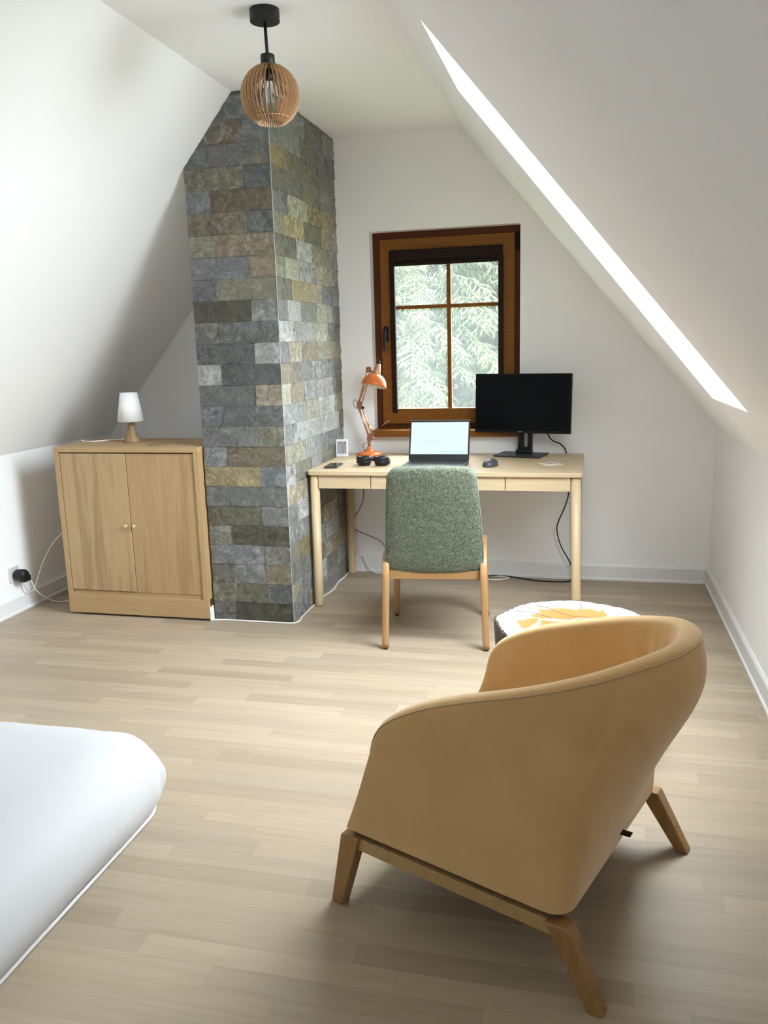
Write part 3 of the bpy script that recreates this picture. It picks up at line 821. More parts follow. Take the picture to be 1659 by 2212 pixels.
# ------------------------------------------------------------------ stump table
def stump_top():
    m, nt, b = new_mat('stump_cut_face')
    tc = nt.nodes.new('ShaderNodeTexCoord')
    sp_ = nt.nodes.new('ShaderNodeSeparateXYZ'); L(nt, tc.outputs['Object'], sp_.inputs[0])
    cb = nt.nodes.new('ShaderNodeCombineXYZ'); L(nt, sp_.outputs[0], cb.inputs[0]); L(nt, sp_.outputs[1], cb.inputs[1])
    ln = nt.nodes.new('ShaderNodeVectorMath'); ln.operation = 'LENGTH'; L(nt, cb.outputs[0], ln.inputs[0])
    n1 = N(nt, 'ShaderNodeTexNoise', Scale=9.0, Detail=6.0, Roughness=0.6, Distortion=0.4); L(nt, cb.outputs[0], n1.inputs['Vector'])
    ma = N(nt, 'ShaderNodeMath', operation='MULTIPLY_ADD'); L(nt, n1.outputs['Fac'], ma.inputs[0]); ma.inputs[1].default_value = 0.22; L(nt, ln.outputs['Value'], ma.inputs[2])
    c = ramp(nt, ma.outputs[0], [(0.10, (0.29, 0.115, 0.030)), (0.265, (0.335, 0.142, 0.042)), (0.283, (0.30, 0.285, 0.255)), (0.33, (0.315, 0.312, 0.305)), (0.40, (0.29, 0.288, 0.28))])
    # pale veins
    vo = N(nt, 'ShaderNodeTexVoronoi', Scale=5.0, feature='DISTANCE_TO_EDGE'); n3 = N(nt, 'ShaderNodeTexNoise', Scale=6.0, Detail=3.0); L(nt, cb.outputs[0], n3.inputs['Vector'])
    vm = nt.nodes.new('ShaderNodeMix'); vm.data_type = 'VECTOR'; vm.inputs[0].default_value = 0.2; L(nt, cb.outputs[0], vm.inputs[4]); L(nt, n3.outputs['Color'], vm.inputs[5]); L(nt, vm.outputs[1], vo.inputs['Vector'])
    ve = ramp(nt, vo.outputs['Distance'], [(0.0, (0.75,)*3), (0.035, (0,)*3)])
    mx = nt.nodes.new('ShaderNodeMix'); mx.data_type = 'RGBA'; L(nt, ve, mx.inputs[0]); L(nt, c, mx.inputs[6]); mx.inputs[7].default_value = (0.74, 0.62, 0.42, 1)
    L(nt, mx.outputs[2], b.inputs['Base Color']); b.inputs['Roughness'].default_value = 0.42; b.inputs['Specular IOR Level'].default_value = 0.3
    bump(nt, n1.outputs['Fac'], b, 0.1, 0.002)
    return m
def bark_mat():
    m, nt, b = new_mat('bark')
    v = coords(nt, (1, 1, .25))
    n1 = N(nt, 'ShaderNodeTexNoise', Scale=38.0, Detail=6.0, Distortion=1.0); L(nt, v, n1.inputs['Vector'])
    c = ramp(nt, n1.outputs['Fac'], [(0.35, (0.035, 0.026, 0.018)), (0.6, (0.15, 0.115, 0.08)), (0.8, (0.32, 0.27, 0.2))])
    L(nt, c, b.inputs['Base Color']); b.inputs['Roughness'].default_value = 0.9; bump(nt, n1.outputs['Fac'], b, 1.0, 0.012)
    return m
SR, SH = .262, .43
st = thing('stump_table', 'round tree-stump side table with orange heartwood and dark bark', 'table', (-.035, 2.795, 0))
def srad(a, z):
    p = Vector((math.cos(a)*2.2, math.sin(a)*2.2, z*1.5)); q = Vector((math.cos(a)*14, math.sin(a)*14, z*5)); q2 = Vector((math.cos(a)*40, math.sin(a)*40, z*6))
    return SR*(.93 + .07*(z/SH)) + .012*noise.noise(p) + .008*noise.noise(q) + .004*noise.noise(q2)
NS = 160
rows = []
for k in range(15):
    z = .004 + (SH-.008)*k/14; rows.append([((srad(2*PI*i/NS, z))*math.cos(2*PI*i/NS), (srad(2*PI*i/NS, z))*math.sin(2*PI*i/NS), z) for i in range(NS)])
rows.append([((srad(2*PI*i/NS, SH)-.007)*math.cos(2*PI*i/NS), (srad(2*PI*i/NS, SH)-.007)*math.sin(2*PI*i/NS), SH-.001+.002*noise.noise(Vector((i*.7, 0, 0)))) for i in range(NS)])
m = MB().grid(rows, closed_u=True); m.f.append(tuple(range(NS))[::-1]); m.sm.append(False)
build('bark', m, bark_mat(), st)
rows = []
for k in range(6):
    r_ = [0.001, .3, .6, .85, .96, 1.0][k]
    rows.append([((srad(2*PI*i/NS, SH)-.0075)*r_*math.cos(2*PI*i/NS), (srad(2*PI*i/NS, SH)-.0075)*r_*math.sin(2*PI*i/NS), SH - (.0015 if k == 5 else 0)) for i in range(NS)])
m = MB().grid(rows[::-1], closed_u=True)
build('table_top', m, stump_top(), st)
m = MB()
for pts in ([(-.135, .175), (-.09, .155), (-.05, .11), (.0, .07), (.07, .06)], [(.02, .235), (.035, .19), (.03, .16)], [(-.2, .10), (-.13, .085), (-.07, .04)]):
    m.tube([(x, y, SH+.0003) for x, y in pts], .0011, 5)
build('drying_crack', m, plain('dark_crack', (.10, .07, .05), .9), st)

# ------------------------------------------------------------------ mattress with fitted sheet
def sheet_mat():
    m, nt, b = new_mat('white_sheet')
    v = coords(nt, (1.0, 1.0, 1.0), rot=(0, 0, R(-38)))
    mp = nt.nodes.new('ShaderNodeMapping'); mp.inputs['Scale'].default_value = (3.5, 11, 8); L(nt, v, mp.inputs[0])
    n1 = N(nt, 'ShaderNodeTexNoise', Scale=1.0, Detail=3.0, Distortion=1.0); L(nt, mp.outputs[0], n1.inputs['Vector'])
    b.inputs['Base Color'].default_value = (0.51, 0.51, 0.51, 1); b.inputs['Roughness'].default_value = 0.6; b.inputs['Specular IOR Level'].default_value = 0.25
    b.inputs['Sheen Weight'].default_value = 0.1
    bump(nt, n1.outputs['Fac'], b, 0.15, 0.012)
    return m
M_SHEET = sheet_mat()
mt = thing('mattress', 'mattress on the floor in a smooth white fitted sheet, at the left edge', 'mattress', (-2.05, 1.2, 0))
MX0, MX1, MY0, MY1, MZ = -2.86, -1.218, .18, 2.222, .25
prof = [(.050, .006), (.036, .014), (.016, .04), (.003, .072), (.0, .098), (.006, .130), (.026, .175), (.060, .212), (.105, .236), (.165, .249)]
base = rrect(MX0, MY0, MX1, MY1, .20, 18)
# refine straight edges
poly = []
for i in range(len(base)):
    a = Vector(base[i]); b2 = Vector(base[(i+1) % len(base)]); nseg = max(1, int((b2-a).length/.03))
    for k in range(nseg): poly.append(a.lerp(b2, k/nseg))
np_ = len(poly); cxm, cym = (MX0+MX1)/2, (MY0+MY1)/2
rows = []
def inset_pt(i, d):
    a = poly[(i-2) % np_]; b2 = poly[(i+2) % np_]; t = (b2-a).normalized(); n = Vector((-t.y, t.x)); return poly[i] + n*d
for d, z in prof:
    row = []
    for i in range(np_):
        p = inset_pt(i, d); q = Vector((p.x, p.y, z))
        # gathers fanning out of the far corner
        dc = Vector((p.x-(MX1-.03), p.y-(MY1-.03))); rad = dc.length; ang = math.atan2(dc.y, dc.x)
        amp = .017*math.exp(-rad/.20)*min(1, z/.08)*min(1, rad/.06)
        w = math.sin(ang*11 + 2.5*noise.noise(Vector((p.x*3, p.y*3, 0))))*amp + .006*noise.noise(Vector((p.x*4, p.y*2.2, 3)))*min(1, z/.15) + .0025*noise.noise(Vector((p.x*11, p.y*5, 9)))
        if z > .17: q.z += w
        else: q.x += w if p.x > MX1-.2 else 0; q.y += w if p.y > MY1-.2 else 0
        row.append(q)
    rows.append(row)
for s_ in (.95, .90, .85, .75, .62, .5, .25, .02):
    last_ = rows[len(prof)-1]
    row = []
    for i in range(np_):
        x = cxm + (last_[i].x-cxm)*s_; y = cym + (last_[i].y-cym)*s_
        row.append(Vector((x, y,   .252 + .004*noise.noise(Vector((x*4, y*2.2, 3))))))
    rows.append(row)
m = MB().grid(rows, closed_u=True); m.f.append(tuple(range(np_))[::-1]); m.sm.append(False)
build('fitted_sheet', m, M_SHEET, mt, world=True, subsurf=1)
hem = []
for i in range(np_):
    p = inset_pt(i, .036); hem.append((p.x, p.y, .0080 + .0015*noise.noise(Vector((p.x*9, p.y*9, 1)))))
hem.append(hem[0])
build('hem', MB().tube(hem, .0055, 8, caps=False), plain('white_hem', (0.66, 0.655, 0.64), 0.7), mt, world=True)

# ------------------------------------------------------------------ pendant lamp
pe = thing('pendant_lamp', 'globe pendant of thin plywood slats on black cord and canopy', 'lamp', (-1.115, 3.0, ZC))
build('canopy', MB().lathe([(.051, -.040), (.052, -.039), (.052, -.0005)], 36), M_BLACKMETAL, pe, bevel=.001)
build('cord', MB().tube([(0, 0, -.039), (.001, 0, -.09), (.003, 0, -.155)], .0058, 10), plain('black_cord', (.01, .01, .012), .7), pe)
SC = Vector((.006, 0, -.279)); PR = .105
build('socket_cap', MB().lathe([(.021, -.144), (.0240, -.1455), (.0250, -.149), (.0250, -.176), (.020, -.180)], 28, Matrix.Translation((.003, 0, 0))), M_BLACKMETAL, pe)
m = MB(); nsl = 36
for k in range(nsl):
    a = 2*PI*k/nsl; ca, sa = math.cos(a), math.sin(a)
    outer = []; inn = []
    for i in range(17):
        ph = R(80 - (80+62)*i/16)                # latitude from the cap down to the open bottom
        outer.append((PR*math.cos(ph), PR*math.sin(ph)))
        w = .010 + .018*math.sin(PI*i/16)
        w = .016 if i < 3 else (.030 if i > 14 else .017 - .004*math.sin(PI*i/16))
        inn.append(((PR-w)*math.cos(ph), (PR-w)*math.sin(ph)*(1.0)))
    h = .0015
    V = []
    for off in (-h, h):
        for (r, z) in outer + inn:
            V.append((SC.x + ca*r - sa*off, sa*r + ca*off, SC.z + z))
    n = 17; M2 = 34; F = []
    for i in range(16):
        F += [(i, i+1, n+i+1, n+i), (M2+i, M2+n+i, M2+n+i+1, M2+i+1), (i, M2+i, M2+i+1, i+1), (n+i, n+i+1, M2+n+i+1, M2+n+i)]
    F += [(0, n, M2+n, M2), (n-1, M2+n-1, M2+2*n-1, 2*n-1)]
    m.add(V, F)
m.lathe([(.014, SC.z+.100), (.034, SC.z+.096), (.034, SC.z+.099), (.014, SC.z+.103), (.014, SC.z+.100)], 28, Matrix.Translation((SC.x, 0, 0)), cap=False)
m.lathe([(.056, SC.z-.073), (.069, SC.z-.073), (.069, SC.z-.076), (.056, SC.z-.076), (.056, SC.z-.073)], 40, Matrix.Translation((SC.x, 0, 0)), cap=False)
def ply():
    m, nt, b = new_mat('birch_plywood')
    v = coords(nt, (3, 3, 40)); n1 = N(nt, 'ShaderNodeTexNoise', Scale=2.0, Detail=3.0); L(nt, v, n1.inputs['Vector'])
    c = ramp(nt, n1.outputs['Fac'], [(0.3, (0.60, 0.41, 0.25)), (0.7, (0.67, 0.475, 0.30))]); L(nt, c, b.inputs['Base Color']); b.inputs['Roughness'].default_value = 0.6
    return m
ls = build('lamp_shade', m, ply(), pe, fix=False)
ls.data.materials.append(plain('burnt_plywood_edge', (0.13, 0.062, 0.025), 0.8, spec=.1))
for k, p in enumerate(ls.data.polygons):
    if k < nsl*66 and (k % 66) < 64 and (k % 66) % 4 in (2, 3): p.material_index = 1
build('bulb_holder', MB().lathe([(.0, -.189), (.016, -.189), (.017, -.215), (.015, -.226), (0, -.227)], 18, Matrix.Translation((.004, 0, 0))), M_BLACK, pe)
build('bulb', MB().lathe([(.013, -.226), (.014, -.236), (.022, -.262), (.029, -.285), (.030, -.302), (.024, -.320), (.012, -.331), (0, -.333)], 22, Matrix.Translation((.005, 0, 0))), M_GLASS, pe)
m = MB()
for k in range(5):
    a = 2*PI*k/5; m.tube([(.005+.003*math.cos(a), .003*math.sin(a), -.24), (.005+.010*math.cos(a), .010*math.sin(a), -.30)], .0011, 5)
m.tube([(.005, 0, -.226), (.005, 0, -.305)], .0022, 6)
build('filament', m, plain('filament_mount', (.5, .48, .45), .3), pe)

# ------------------------------------------------------------------ orange desk lamp
M_ORANGE = plain('orange_enamel', (0.62, 0.155, 0.030), 0.28)
M_COPPER = plain('copper', (0.62, 0.29, 0.17), 0.32, 0.75)
M_COPDK = plain('copper_joint', (0.34, 0.16, 0.10), 0.4, 0.6)
LX, LY = -1.233, 4.700
dl = thing('desk_lamp', 'orange articulated desk lamp with copper arms standing on the desk', 'lamp', (LX, LY, DH))
build('base', MB().lathe([(.070, 0), (.074, .005), (.074, .013), (.066, .021), (.045, .026), (.026, .031), (.017, .041), (.0135, .052), (.0125, .058)], 40), M_ORANGE, dl)
build('post', MB().lathe([(.0085, .055), (.0085, .092)], 16), M_COPDK, dl)
Q = lambda p: (p[0], p[1] if len(p) > 2 else LY, p[-1])
def W3(x, z, y=0): return Vector((x-LX, y, z-DH))
m = MB()
for y in (-.010, .010):
    m.prism([W3(-1.243, .832, y-.0015), W3(-1.222, .832, y-.0015), W3(-1.203, .868, y-.0015), W3(-1.206, .885, y-.0015), W3(-1.238, .872, y-.0015), W3(-1.244, .852, y-.0015)], (0, .003, 0))
m.tube([W3(-1.232, .838, -.012), W3(-1.232, .838, .012)], .007, 12)
m.tube([W3(-1.215, .855, -.022), W3(-1.215, .855, .022)], .006, 12); m.tube([W3(-1.222, .852), W3(-1.200, .846)], .008, 12)
build('lower_joint', m, M_COPDK, dl)
E0 = (-1.283, 1.040)
m = MB()
for y in (-.009, .009):
    m.tube([W3(-1.236, .862, y), W3(-1.290, 1.028, y)], .0034, 8); 
m.tube([W3(-1.214, .880, 0), W3(-1.270, 1.020, 0)], .0034, 8)
build('lower_arm', m, M_COPPER, dl)
m = MB()
for y in (-.013, .013): m.tube([W3(-1.214, .885, y), W3(-1.234, .925, y)], .0052, 8); m.tube([W3(-1.234, .925, y), W3(-1.243, .945, y)], .0015, 6)
build('spring', m, M_COPPER, dl)
m = MB()
for y in (-.0115, .0115):
    m.prism([W3(-1.300, 1.030, y-.0015), W3(-1.283, 1.012, y-.0015), W3(-1.270, 1.024, y-.0015), W3(-1.274, 1.060, y-.0015), W3(-1.296, 1.062, y-.0015)], (0, .003, 0))
m.tube([W3(-1.285, 1.04, -.016), W3(-1.285, 1.04, .016)], .006, 12)
build('elbow_joint', m, M_COPDK, dl)
build('elbow_knob', MB().tube([W3(-1.275, 1.030, 0), W3(-1.262, 1.027, -.004), W3(-1.259, 1.026, -.005)], [.004, .008, .0085], 12), M_BLACK, dl)
m = MB()
for y in (-.010, .010): m.tube([W3(-1.289, 1.050, y), W3(-1.232, 1.238, y)], .0034, 8)
m.tube([W3(-1.272, 1.046, 0), W3(-1.212, 1.232, 0)], .0034, 8)
build('upper_arm', m, M_COPPER, dl)
m = MB()
for y in (-.0115, .0115):
    m.prism([W3(-1.238, 1.228, y-.0015), W3(-1.214, 1.228, y-.0015), W3(-1.208, 1.256, y-.0015), W3(-1.222, 1.262, y-.0015), W3(-1.236, 1.258, y-.0015)], (0, .003, 0))
m.tube([W3(-1.222, 1.248, -.014), W3(-1.222, 1.248, .014)], .0065, 12)
m.tube([W3(-1.214, 1.238, 0), W3(-1.196, 1.228, 0)], .006, 10)
build('head_joint', m, M_COPDK, dl)
# head: axis tilted a little to the right
ax = Vector((-.012, -.028, -.130)).normalized()
Mh = Matrix.Translation(W3(-1.1735, 1.2165, -.02)) @ Vector((0, 0, -1)).rotation_difference(ax).to_matrix().to_4x4()
Mh = Mh @ Matrix.Rotation(R(6), 4, 'Y')
sh_ = MB(); sh_.lathe([(.0235, .004), (.040, -.004), (.056, -.018), (.066, -.036), (.0715, -.056), (.0730, -.068), (.0715, -.068), (.0695, -.056), (.064, -.036), (.054, -.019), (.038, -.006), (.022, .001)], 44, Mh, cap=False)
hs = build('lamp_shade', sh_, M_ORANGE, dl)
build('shade_lining', MB().lathe([(.0708, -.0675), (.0690, -.056), (.0634, -.036), (.0534, -.0195), (.037, -.007), (.001, -.004)], 36, Mh, cap=False), plain('white_enamel', (.8, .8, .77), .35), hs)
build('neck', MB().lathe([(.0245, .000), (.0225, .012), (.0140, .058), (.0125, .062)], 28, Mh), plain('brushed_copper', (0.60, 0.36, 0.20), 0.3, 0.6), dl)
build('neck_cap', MB().lathe([(.0075, .061), (.0075, .076), (.005, .079), (0, .080)], 16, Mh), M_BLACK, dl)
build('bulb', MB().lathe([(.012, -.01), (.016, -.035), (.021, -.055), (.019, -.070), (.010, -.078), (0, -.079)], 18, Mh), plain('lamp_bulb', (.75, .72, .62), .1), dl)
nc = Mh @ Vector((0, 0, .078))
M_BRAID = plain('brown_braided_cord', (0.10, 0.055, 0.03), 0.8, bumpy=(700, .6, .001))
m = MB()
m.tube(smooth_path([nc, nc + Vector((-.009, 0, .010)), nc + Vector((-.019, 0, -.006)), nc + Vector((-.021, 0, -.04)), W3(-1.205, 1.235, -.004)], 6), .0016, 6)
m.tube(smooth_path([W3(-1.236, 1.20, .006), W3(-1.258, 1.13, .006), W3(-1.285, 1.075, .004), W3(-1.302, 1.065), W3(-1.311, 1.075), W3(-1.320, 1.062), W3(-1.320, 1.042), W3(-1.312, 1.027), W3(-1.300, 1.024)], 6), .0016, 6)
m.tube(smooth_path([W3(-1.240, .825, 0), W3(-1.255, .818, .004), W3(-1.272, .808, .006), W3(-1.268, .790, .006), W3(-1.260, .778, .004)], 6), .0016, 6)
m.tube(smooth_path([W3(-1.262, .779, .004), W3(-1.258, .765, .03), (W3(-1.27, .7485, .09)), W3(-1.29, .7485, .125), W3(-1.305, .742, .1415), W3(-1.312, .66, .1405), W3(-1.314, .52, .138), W3(-1.322, .442, .130), W3(-1.360, .365, .105), W3(-1.405, .315, .08), W3(-1.412, .287, .09), W3(-1.385, .272, .125), W3(-1.34, .248, .138), W3(-1.277, .225, .138), W3(-1.219, .198, .138), W3(-1.185, .149, .135), W3(-1.17, .06, .12), W3(-1.15, .004, .11)], 6), .0022, 6)
build('cord', m, M_BRAID, dl)
build('strain_relief', MB().tube([W3(-1.266, .774, .0), W3(-1.252, .776, .0)], .005, 10), M_BLACK, dl)

# ------------------------------------------------------------------ thermometer clock
tcm = thing('weather_station', 'white digital thermometer standing on the desk corner beside the pillar', 'thermometer', (-1.389, 4.652, DH), R(8))
Mt = Matrix.Rotation(R(-8), 4, 'X')
def tb(lo, hi): return MB().box(lo, hi, Mt)
build('case', tb((-.0365, 0, .0005), (.0365, .014, .103)), plain('white_case', (.80, .80, .84), .4), tcm, bevel=.005, seg=3)
build('display', tb((-.0275, -.0007, .018), (.0275, .002, .090)), plain('lcd_grey', (.36, .36, .365), .25), tcm)
SEG = {'0': 'abcdef', '1': 'bc', '2': 'abged', '3': 'abgcd', '5': 'afgcd', '9': 'abcdfg'}
m = MB()
def digit(ch_, x, z, w, h):
    t = w*.16
    S = {'a': (x+t*.6, x+w-t*.6, z+h-t, z+h), 'd': (x+t*.6, x+w-t*.6, z, z+t), 'g': (x+t*.6, x+w-t*.6, z+h/2-t/2, z+h/2+t/2),
         'f': (x, x+t, z+h/2+t*.4, z+h-t*.4), 'e': (x, x+t, z+t*.4, z+h/2-t*.4), 'b': (x+w-t, x+w, z+h/2+t*.4, z+h-t*.4), 'c': (x+w-t, x+w, z+t*.4, z+h/2-t*.4)}
    for s_ in SEG[ch_]:
        x0, x1, z0, z1 = S[s_]; m.box((x0, -.0011, z0), (x1, -.0006, z1), Mt)
digit('2', -.018, .069, .009, .017); digit('5', -.005, .069, .009, .017); m.box((.0055, -.0011, .069), (.007, -.0006, .0705), Mt); digit('3', .009, .069, .009, .017)
digit('1', -.010, .0445, .009, .018); digit('9', .001, .0445, .010, .018); m.box((.018, -.0011, .047), (.0195, -.0006, .057), Mt)
digit('1', -.010, .021, .009, .018); digit('9', .001, .021, .010, .018)
m.box((.019, -.0011, .080), (.022, -.0006, .085), Mt)
build('digits', m, plain('lcd_dark', (.06, .06, .065), .4), tcm)
build('name_plate', tb((-.010, -.0004, .009), (.010, .001, .0115)), plain('grey_print', (.35, .35, .36), .5), tcm)

# ------------------------------------------------------------------ phone
ph = thing('phone', 'black smartphone lying screen up on the left end of the desk', 'phone', (-1.325, 4.272, DH), R(3))
build('body', slab(rrect(-.037, -.076, .037, .076, .009), .0003, .0085), plain('phone_case', (.03, .03, .032), .35, .2), ph, bevel=.0015)
build('screen', slab(rrect(-.0345, -.0735, .0345, .0735, .007), .0086, .0090), plain('phone_glass', (.008, .008, .009), .06), ph)

# ------------------------------------------------------------------ headphones
hp = thing('headphones', 'black over-ear headphones lying with cushions up in front of the orange lamp', 'headphones', (-1.117, 4.318, DH))
M_LEATHER = plain('black_leatherette', (.010, .010, .010), .45, spec=.3, bumpy=(90, .2, .002))
for s in (-1, 1):
    Mx = Matrix.Translation((s*.0475, 0, .0006)) @ Matrix.Diagonal((1, .88, 1, 1))
    cup = build('ear_cup', MB().lathe([(.030, 0), (.034, .004), (.0375, .018), (.0395, .028)], 32, Mx), M_LEATHER, hp)
    build('ear_cushion', MB().lathe([(.0385, .026), (.0425, .030), (.0435, .038), (.041, .046), (.034, .0495), (.026, .048), (.022, .042), (.0215, .031)], 36, Mx, cap=False), M_LEATHER, cup)
    build('speaker_cloth', MB().lathe([(.0001, .031), (.023, .0311)], 28, Mx, cap=False), plain('navy_cloth', (.010, .010, .03), .9), cup)
    build('hinge', MB().tube([(s*.086, -.005, .018), (s*.089, .012, .018), (s*.086, .03, .018)], .006, 10), M_BLACK, hp)
m = MB(); arc = [(.083*math.cos(a), .028 + .115*math.sin(a), .016) for a in [PI*k/24 for k in range(25)]]
m.tube(arc, .011, 10, flat=(.55, 1.1), up=(0, 0, 1))
build('headband', m, M_BLACK, hp)

# ------------------------------------------------------------------ laptop
lp = thing('laptop', 'open dark laptop with a bright mail window on its screen, centre of the desk', 'laptop', (-.770, 4.205, DH), R(1.0))
M_LAPG = plain('graphite_metal', (.075, .078, .085), .38, .5)
build('base', slab(rrect(-.165, 0, .165, .215, .010), .0006, .0135), M_LAPG, lp, bevel=.002)
build('keyboard_deck', MB().box((-.150, .095, .0131), (.150, .200, .0138)), plain('deck_dark', (.03, .03, .033), .5), lp)
m = MB()
for r in range(5):
    for c in range(14):
        x = -.147 + c*.0211; y = .099 + r*.0198
        m.box((x, y, .0136), (x+.0182, y+.0165, .0152))
build('keys', m, plain('key_black', (.022, .022, .024), .45), lp)
build('touchpad', MB().box((-.055, .012, .0133), (.055, .085, .0140)), plain('touchpad_grey', (.13, .135, .145), .3, .3), lp)
Ml = Matrix.Translation((0, .213, .012)) @ Matrix.Rotation(R(-20), 4, 'X')
def lb(lo, hi): return MB().box(lo, hi, Ml)
sc_ = build('lid', MB().prism([Ml @ Vector((x, -.003, z)) for x, z in rrect(-.1655, .002, .1655, .226, .006)], Ml.to_3x3() @ Vector((0, .006, 0))), plain('lid_black', (.010, .010, .011), .35), lp)
build('lid_edge', lb((-.1645, -.0032, .2258), (.1645, .0032, .2272)), plain('lid_silver', (.55, .55, .57), .3, .7), sc_)
def emis(name, col, st):
    m, nt, b = new_mat(name); b.inputs['Base Color'].default_value = (0.02, .02, .02, 1); b.inputs['Emission Color'].default_value = (*col, 1); b.inputs['Emission Strength'].default_value = st
    b.inputs['Roughness'].default_value = 0.3
    return m
LZ0, LZ1, LXH = .037, .2155, .157
build('screen', lb((-LXH, -.0036, LZ0), (LXH, -.0030, LZ1)), emis('screen_white', (0.80, 0.985, 0.965), 1.0), lp)
m = MB(); m2 = MB()
lr = random.Random(5)
def line(mm, u0, u1, v, h=.004):
    x0, x1 = -LXH + 2*LXH*u0, -LXH + 2*LXH*u1; z = LZ1 - (LZ1-LZ0)*v
    mm.box((x0, -.0040, z-h*.5*(LZ1-LZ0)*4), (x1, -.0037, z+h*.5*(LZ1-LZ0)*4), Ml)
for k in range(26):
    u = .06 + k*.033; line(m, u, u+lr.uniform(.008, .022), .08, .003); line(m, u, u+lr.uniform(.008, .018), .12, .003)
for k in range(14): line(m, .06, .06 + lr.uniform(.06, .14), .26 + k*.047, .003)
for k in range(11): line(m, .24, .24 + lr.uniform(.1, .21), .26 + k*.06, .004)
for k, wd in enumerate((.41, .05, .42, .22, .33, .15, .0, .12, .0, .09, .12, .2, .2, .04)):
    if wd: line(m, .50, .50+wd, .27 + k*.052, .0035)
HL = ((.21, .49, .61, .012), (.91, .97, .20, .008), (.50, .93, .93, .012))
line(m, .52, .535, .255, .010)
build('screen_text', m, emis('text_grey', (0.70, 0.89, 0.87), 1.0), lp)
M_TEAL = emis('text_teal', (0.60, 0.90, 0.92), 1.0)
for h_ in HL:
    m2 = MB(); line(m2, *h_); build('screen_highlight', m2, M_TEAL, lp)

# ------------------------------------------------------------------ mouse
ms = thing('mouse', 'dark grey computer mouse on the desk between laptop and monitor', 'mouse', (-.482, 4.315, DH), R(-24))
rows = []
for i in range(11):
    t = i/10; y = -.050 + .100*t
    w = .0315*math.sqrt(max(0.02, 1-(2*t-1)**4)); h = .040*(math.sin(PI*min(1, .16+.84*(1-t)))**.7 if t > 0 else .75)
    h = .012 + .030*math.sin(PI*(.25+.62*(1-t)))**1.2 - .004*t
    if i in (0, 10): h *= .62
    row = []
    for k in range(13):
        a = PI*k/12; row.append((w*math.cos(a)*(1.0 if k not in (0, 12) else 1.0), y, .002 + h*math.sin(a)**.75))
    rows.append(row)
m = MB().grid(rows)
n13 = 13; m.f += [tuple(range(n13)), tuple(10*n13+k for k in range(n13))[::-1]]; m.sm += [True, True]
mbody = build('shell', m, plain('mouse_grey', (.055, .058, .068), .42), ms)
build('scroll_wheel', MB().tube([(-.003, .030, .029), (.003, .030, .029)], .008, 14), M_BLACK, ms)

# ------------------------------------------------------------------ monitor
mo = thing('monitor', 'switched-off black monitor on a square foot at the right end of the desk', 'monitor', (-.345, 4.735, DH), R(-14.26))
Mm = Matrix.Translation((0, -.015, 1.040-DH)) @ Matrix.Rotation(R(-2.8), 4, 'X')
w2, h2 = .2774, .165
build('panel_back', MB().prism([Mm @ Vector((x, .004, z)) for x, z in rrect(-w2, -h2, w2, h2, .004)], Mm.to_3x3() @ Vector((0, .012, 0))), M_BLACK, mo)
pf = build('bezel', MB().prism([Mm @ Vector((x, -.004, z)) for x, z in rrect(-w2, -h2, w2, h2, .004)], Mm.to_3x3() @ Vector((0, .008, 0))), plain('bezel_black', (.006, .006, .007), .5, spec=.2), mo)
build('screen', MB().box((-w2+.007, -.0046, -h2+.016), (w2-.007, -.0038, h2-.007), Mm), plain('dark_screen', (.0025, .003, .004), .4, spec=.12), mo)
m = MB(); x = -.017
for wd, ht in ((.0035, .0055), (.003, .0038), (.003, .0038), (.001, .0055), (.001, .0045), (.003, .0038)):
    m.box((x, -.0049, -h2+.005), (x+wd, -.0040, -h2+.005+ht), Mm); x += wd + .0013
build('logo', m, plain('grey_logo', (.40, .40, .42), .4), mo)
build('housing', MB().box((-.10, .014, -.09), (.10, .045, .08), Mm), M_BLACK, mo, bevel=.012, seg=3)
# column with slot
m = MB(); yc = .045
A = [(-.048, .012), (.028, .012), (.036, .26), (-.036, .26)]
def col_poly():
    sl = [(-.0105 + .0105*0, 0)]
m = MB()
m.prism([(-.046, yc, .012), (-.013, yc, .012), (-.012, yc, .22), (-.036, yc, .22)], (0, .022, 0))
m.prism([(.013, yc, .012), (.036, yc, .012), (.036, yc, .22), (.012, yc, .22)], (0, .022, 0))
m.prism([(-.013, yc, .012), (.013, yc, .012), (.013, yc, .050), (.009, yc, .043), (0, yc, .040), (-.009, yc, .043), (-.013, yc, .050)], (0, .022, 0))
m.prism([(-.013, yc, .22), (.013, yc, .22), (.013, yc, .13), (.009, yc, .137), (0, yc, .14), (-.009, yc, .137), (-.013, yc, .13)][::-1], (0, .022, 0))
m.box((-.036, yc, .22), (.036, yc+.022, .33))
build('stand_column', m, M_BLACK, mo, bevel=.002)
build('column_foot', MB().box((-.050, .018, .0095), (.038, .072, .030)), M_BLACK, mo, bevel=.006, seg=3)
build('stand_base', slab(rrect(-.145, -.095, .125, .090, .006), .0008, .0095), plain('base_black', (.022, .022, .025), .45), mo, bevel=.002)
cb = smooth_path([(-.235, 4.757, .92), (-.222, 4.775, .885), (-.205, 4.785, .853), (-.192, 4.79, .832), (-.172, 4.79, .818), (-.146, 4.80, .808), (-.12, 4.822, .782), (-.108, 4.8385, .755), (-.100, 4.8415, .70), (-.094, 4.836, .62), (-.088, 4.815, .529), (-.104, 4.80, .453), (-.147, 4.80, .343), (-.150, 4.80, .288), (-.127, 4.80, .206), (-.075, 4.80, .110), (-.058, 4.805, .05), (-.068, 4.79, .008), (-.10, 4.765, .0045), (-.181, 4.755, .0045), (-.288, 4.77, .0045), (-.40, 4.82, .0045), (-.50, 4.825, .0085), (-.58, 4.80, .010), (-.70, 4.79, .0045)], 7)
build('cord', MB().tube(cb, .0036, 8), M_BLACK, mo, world=True)

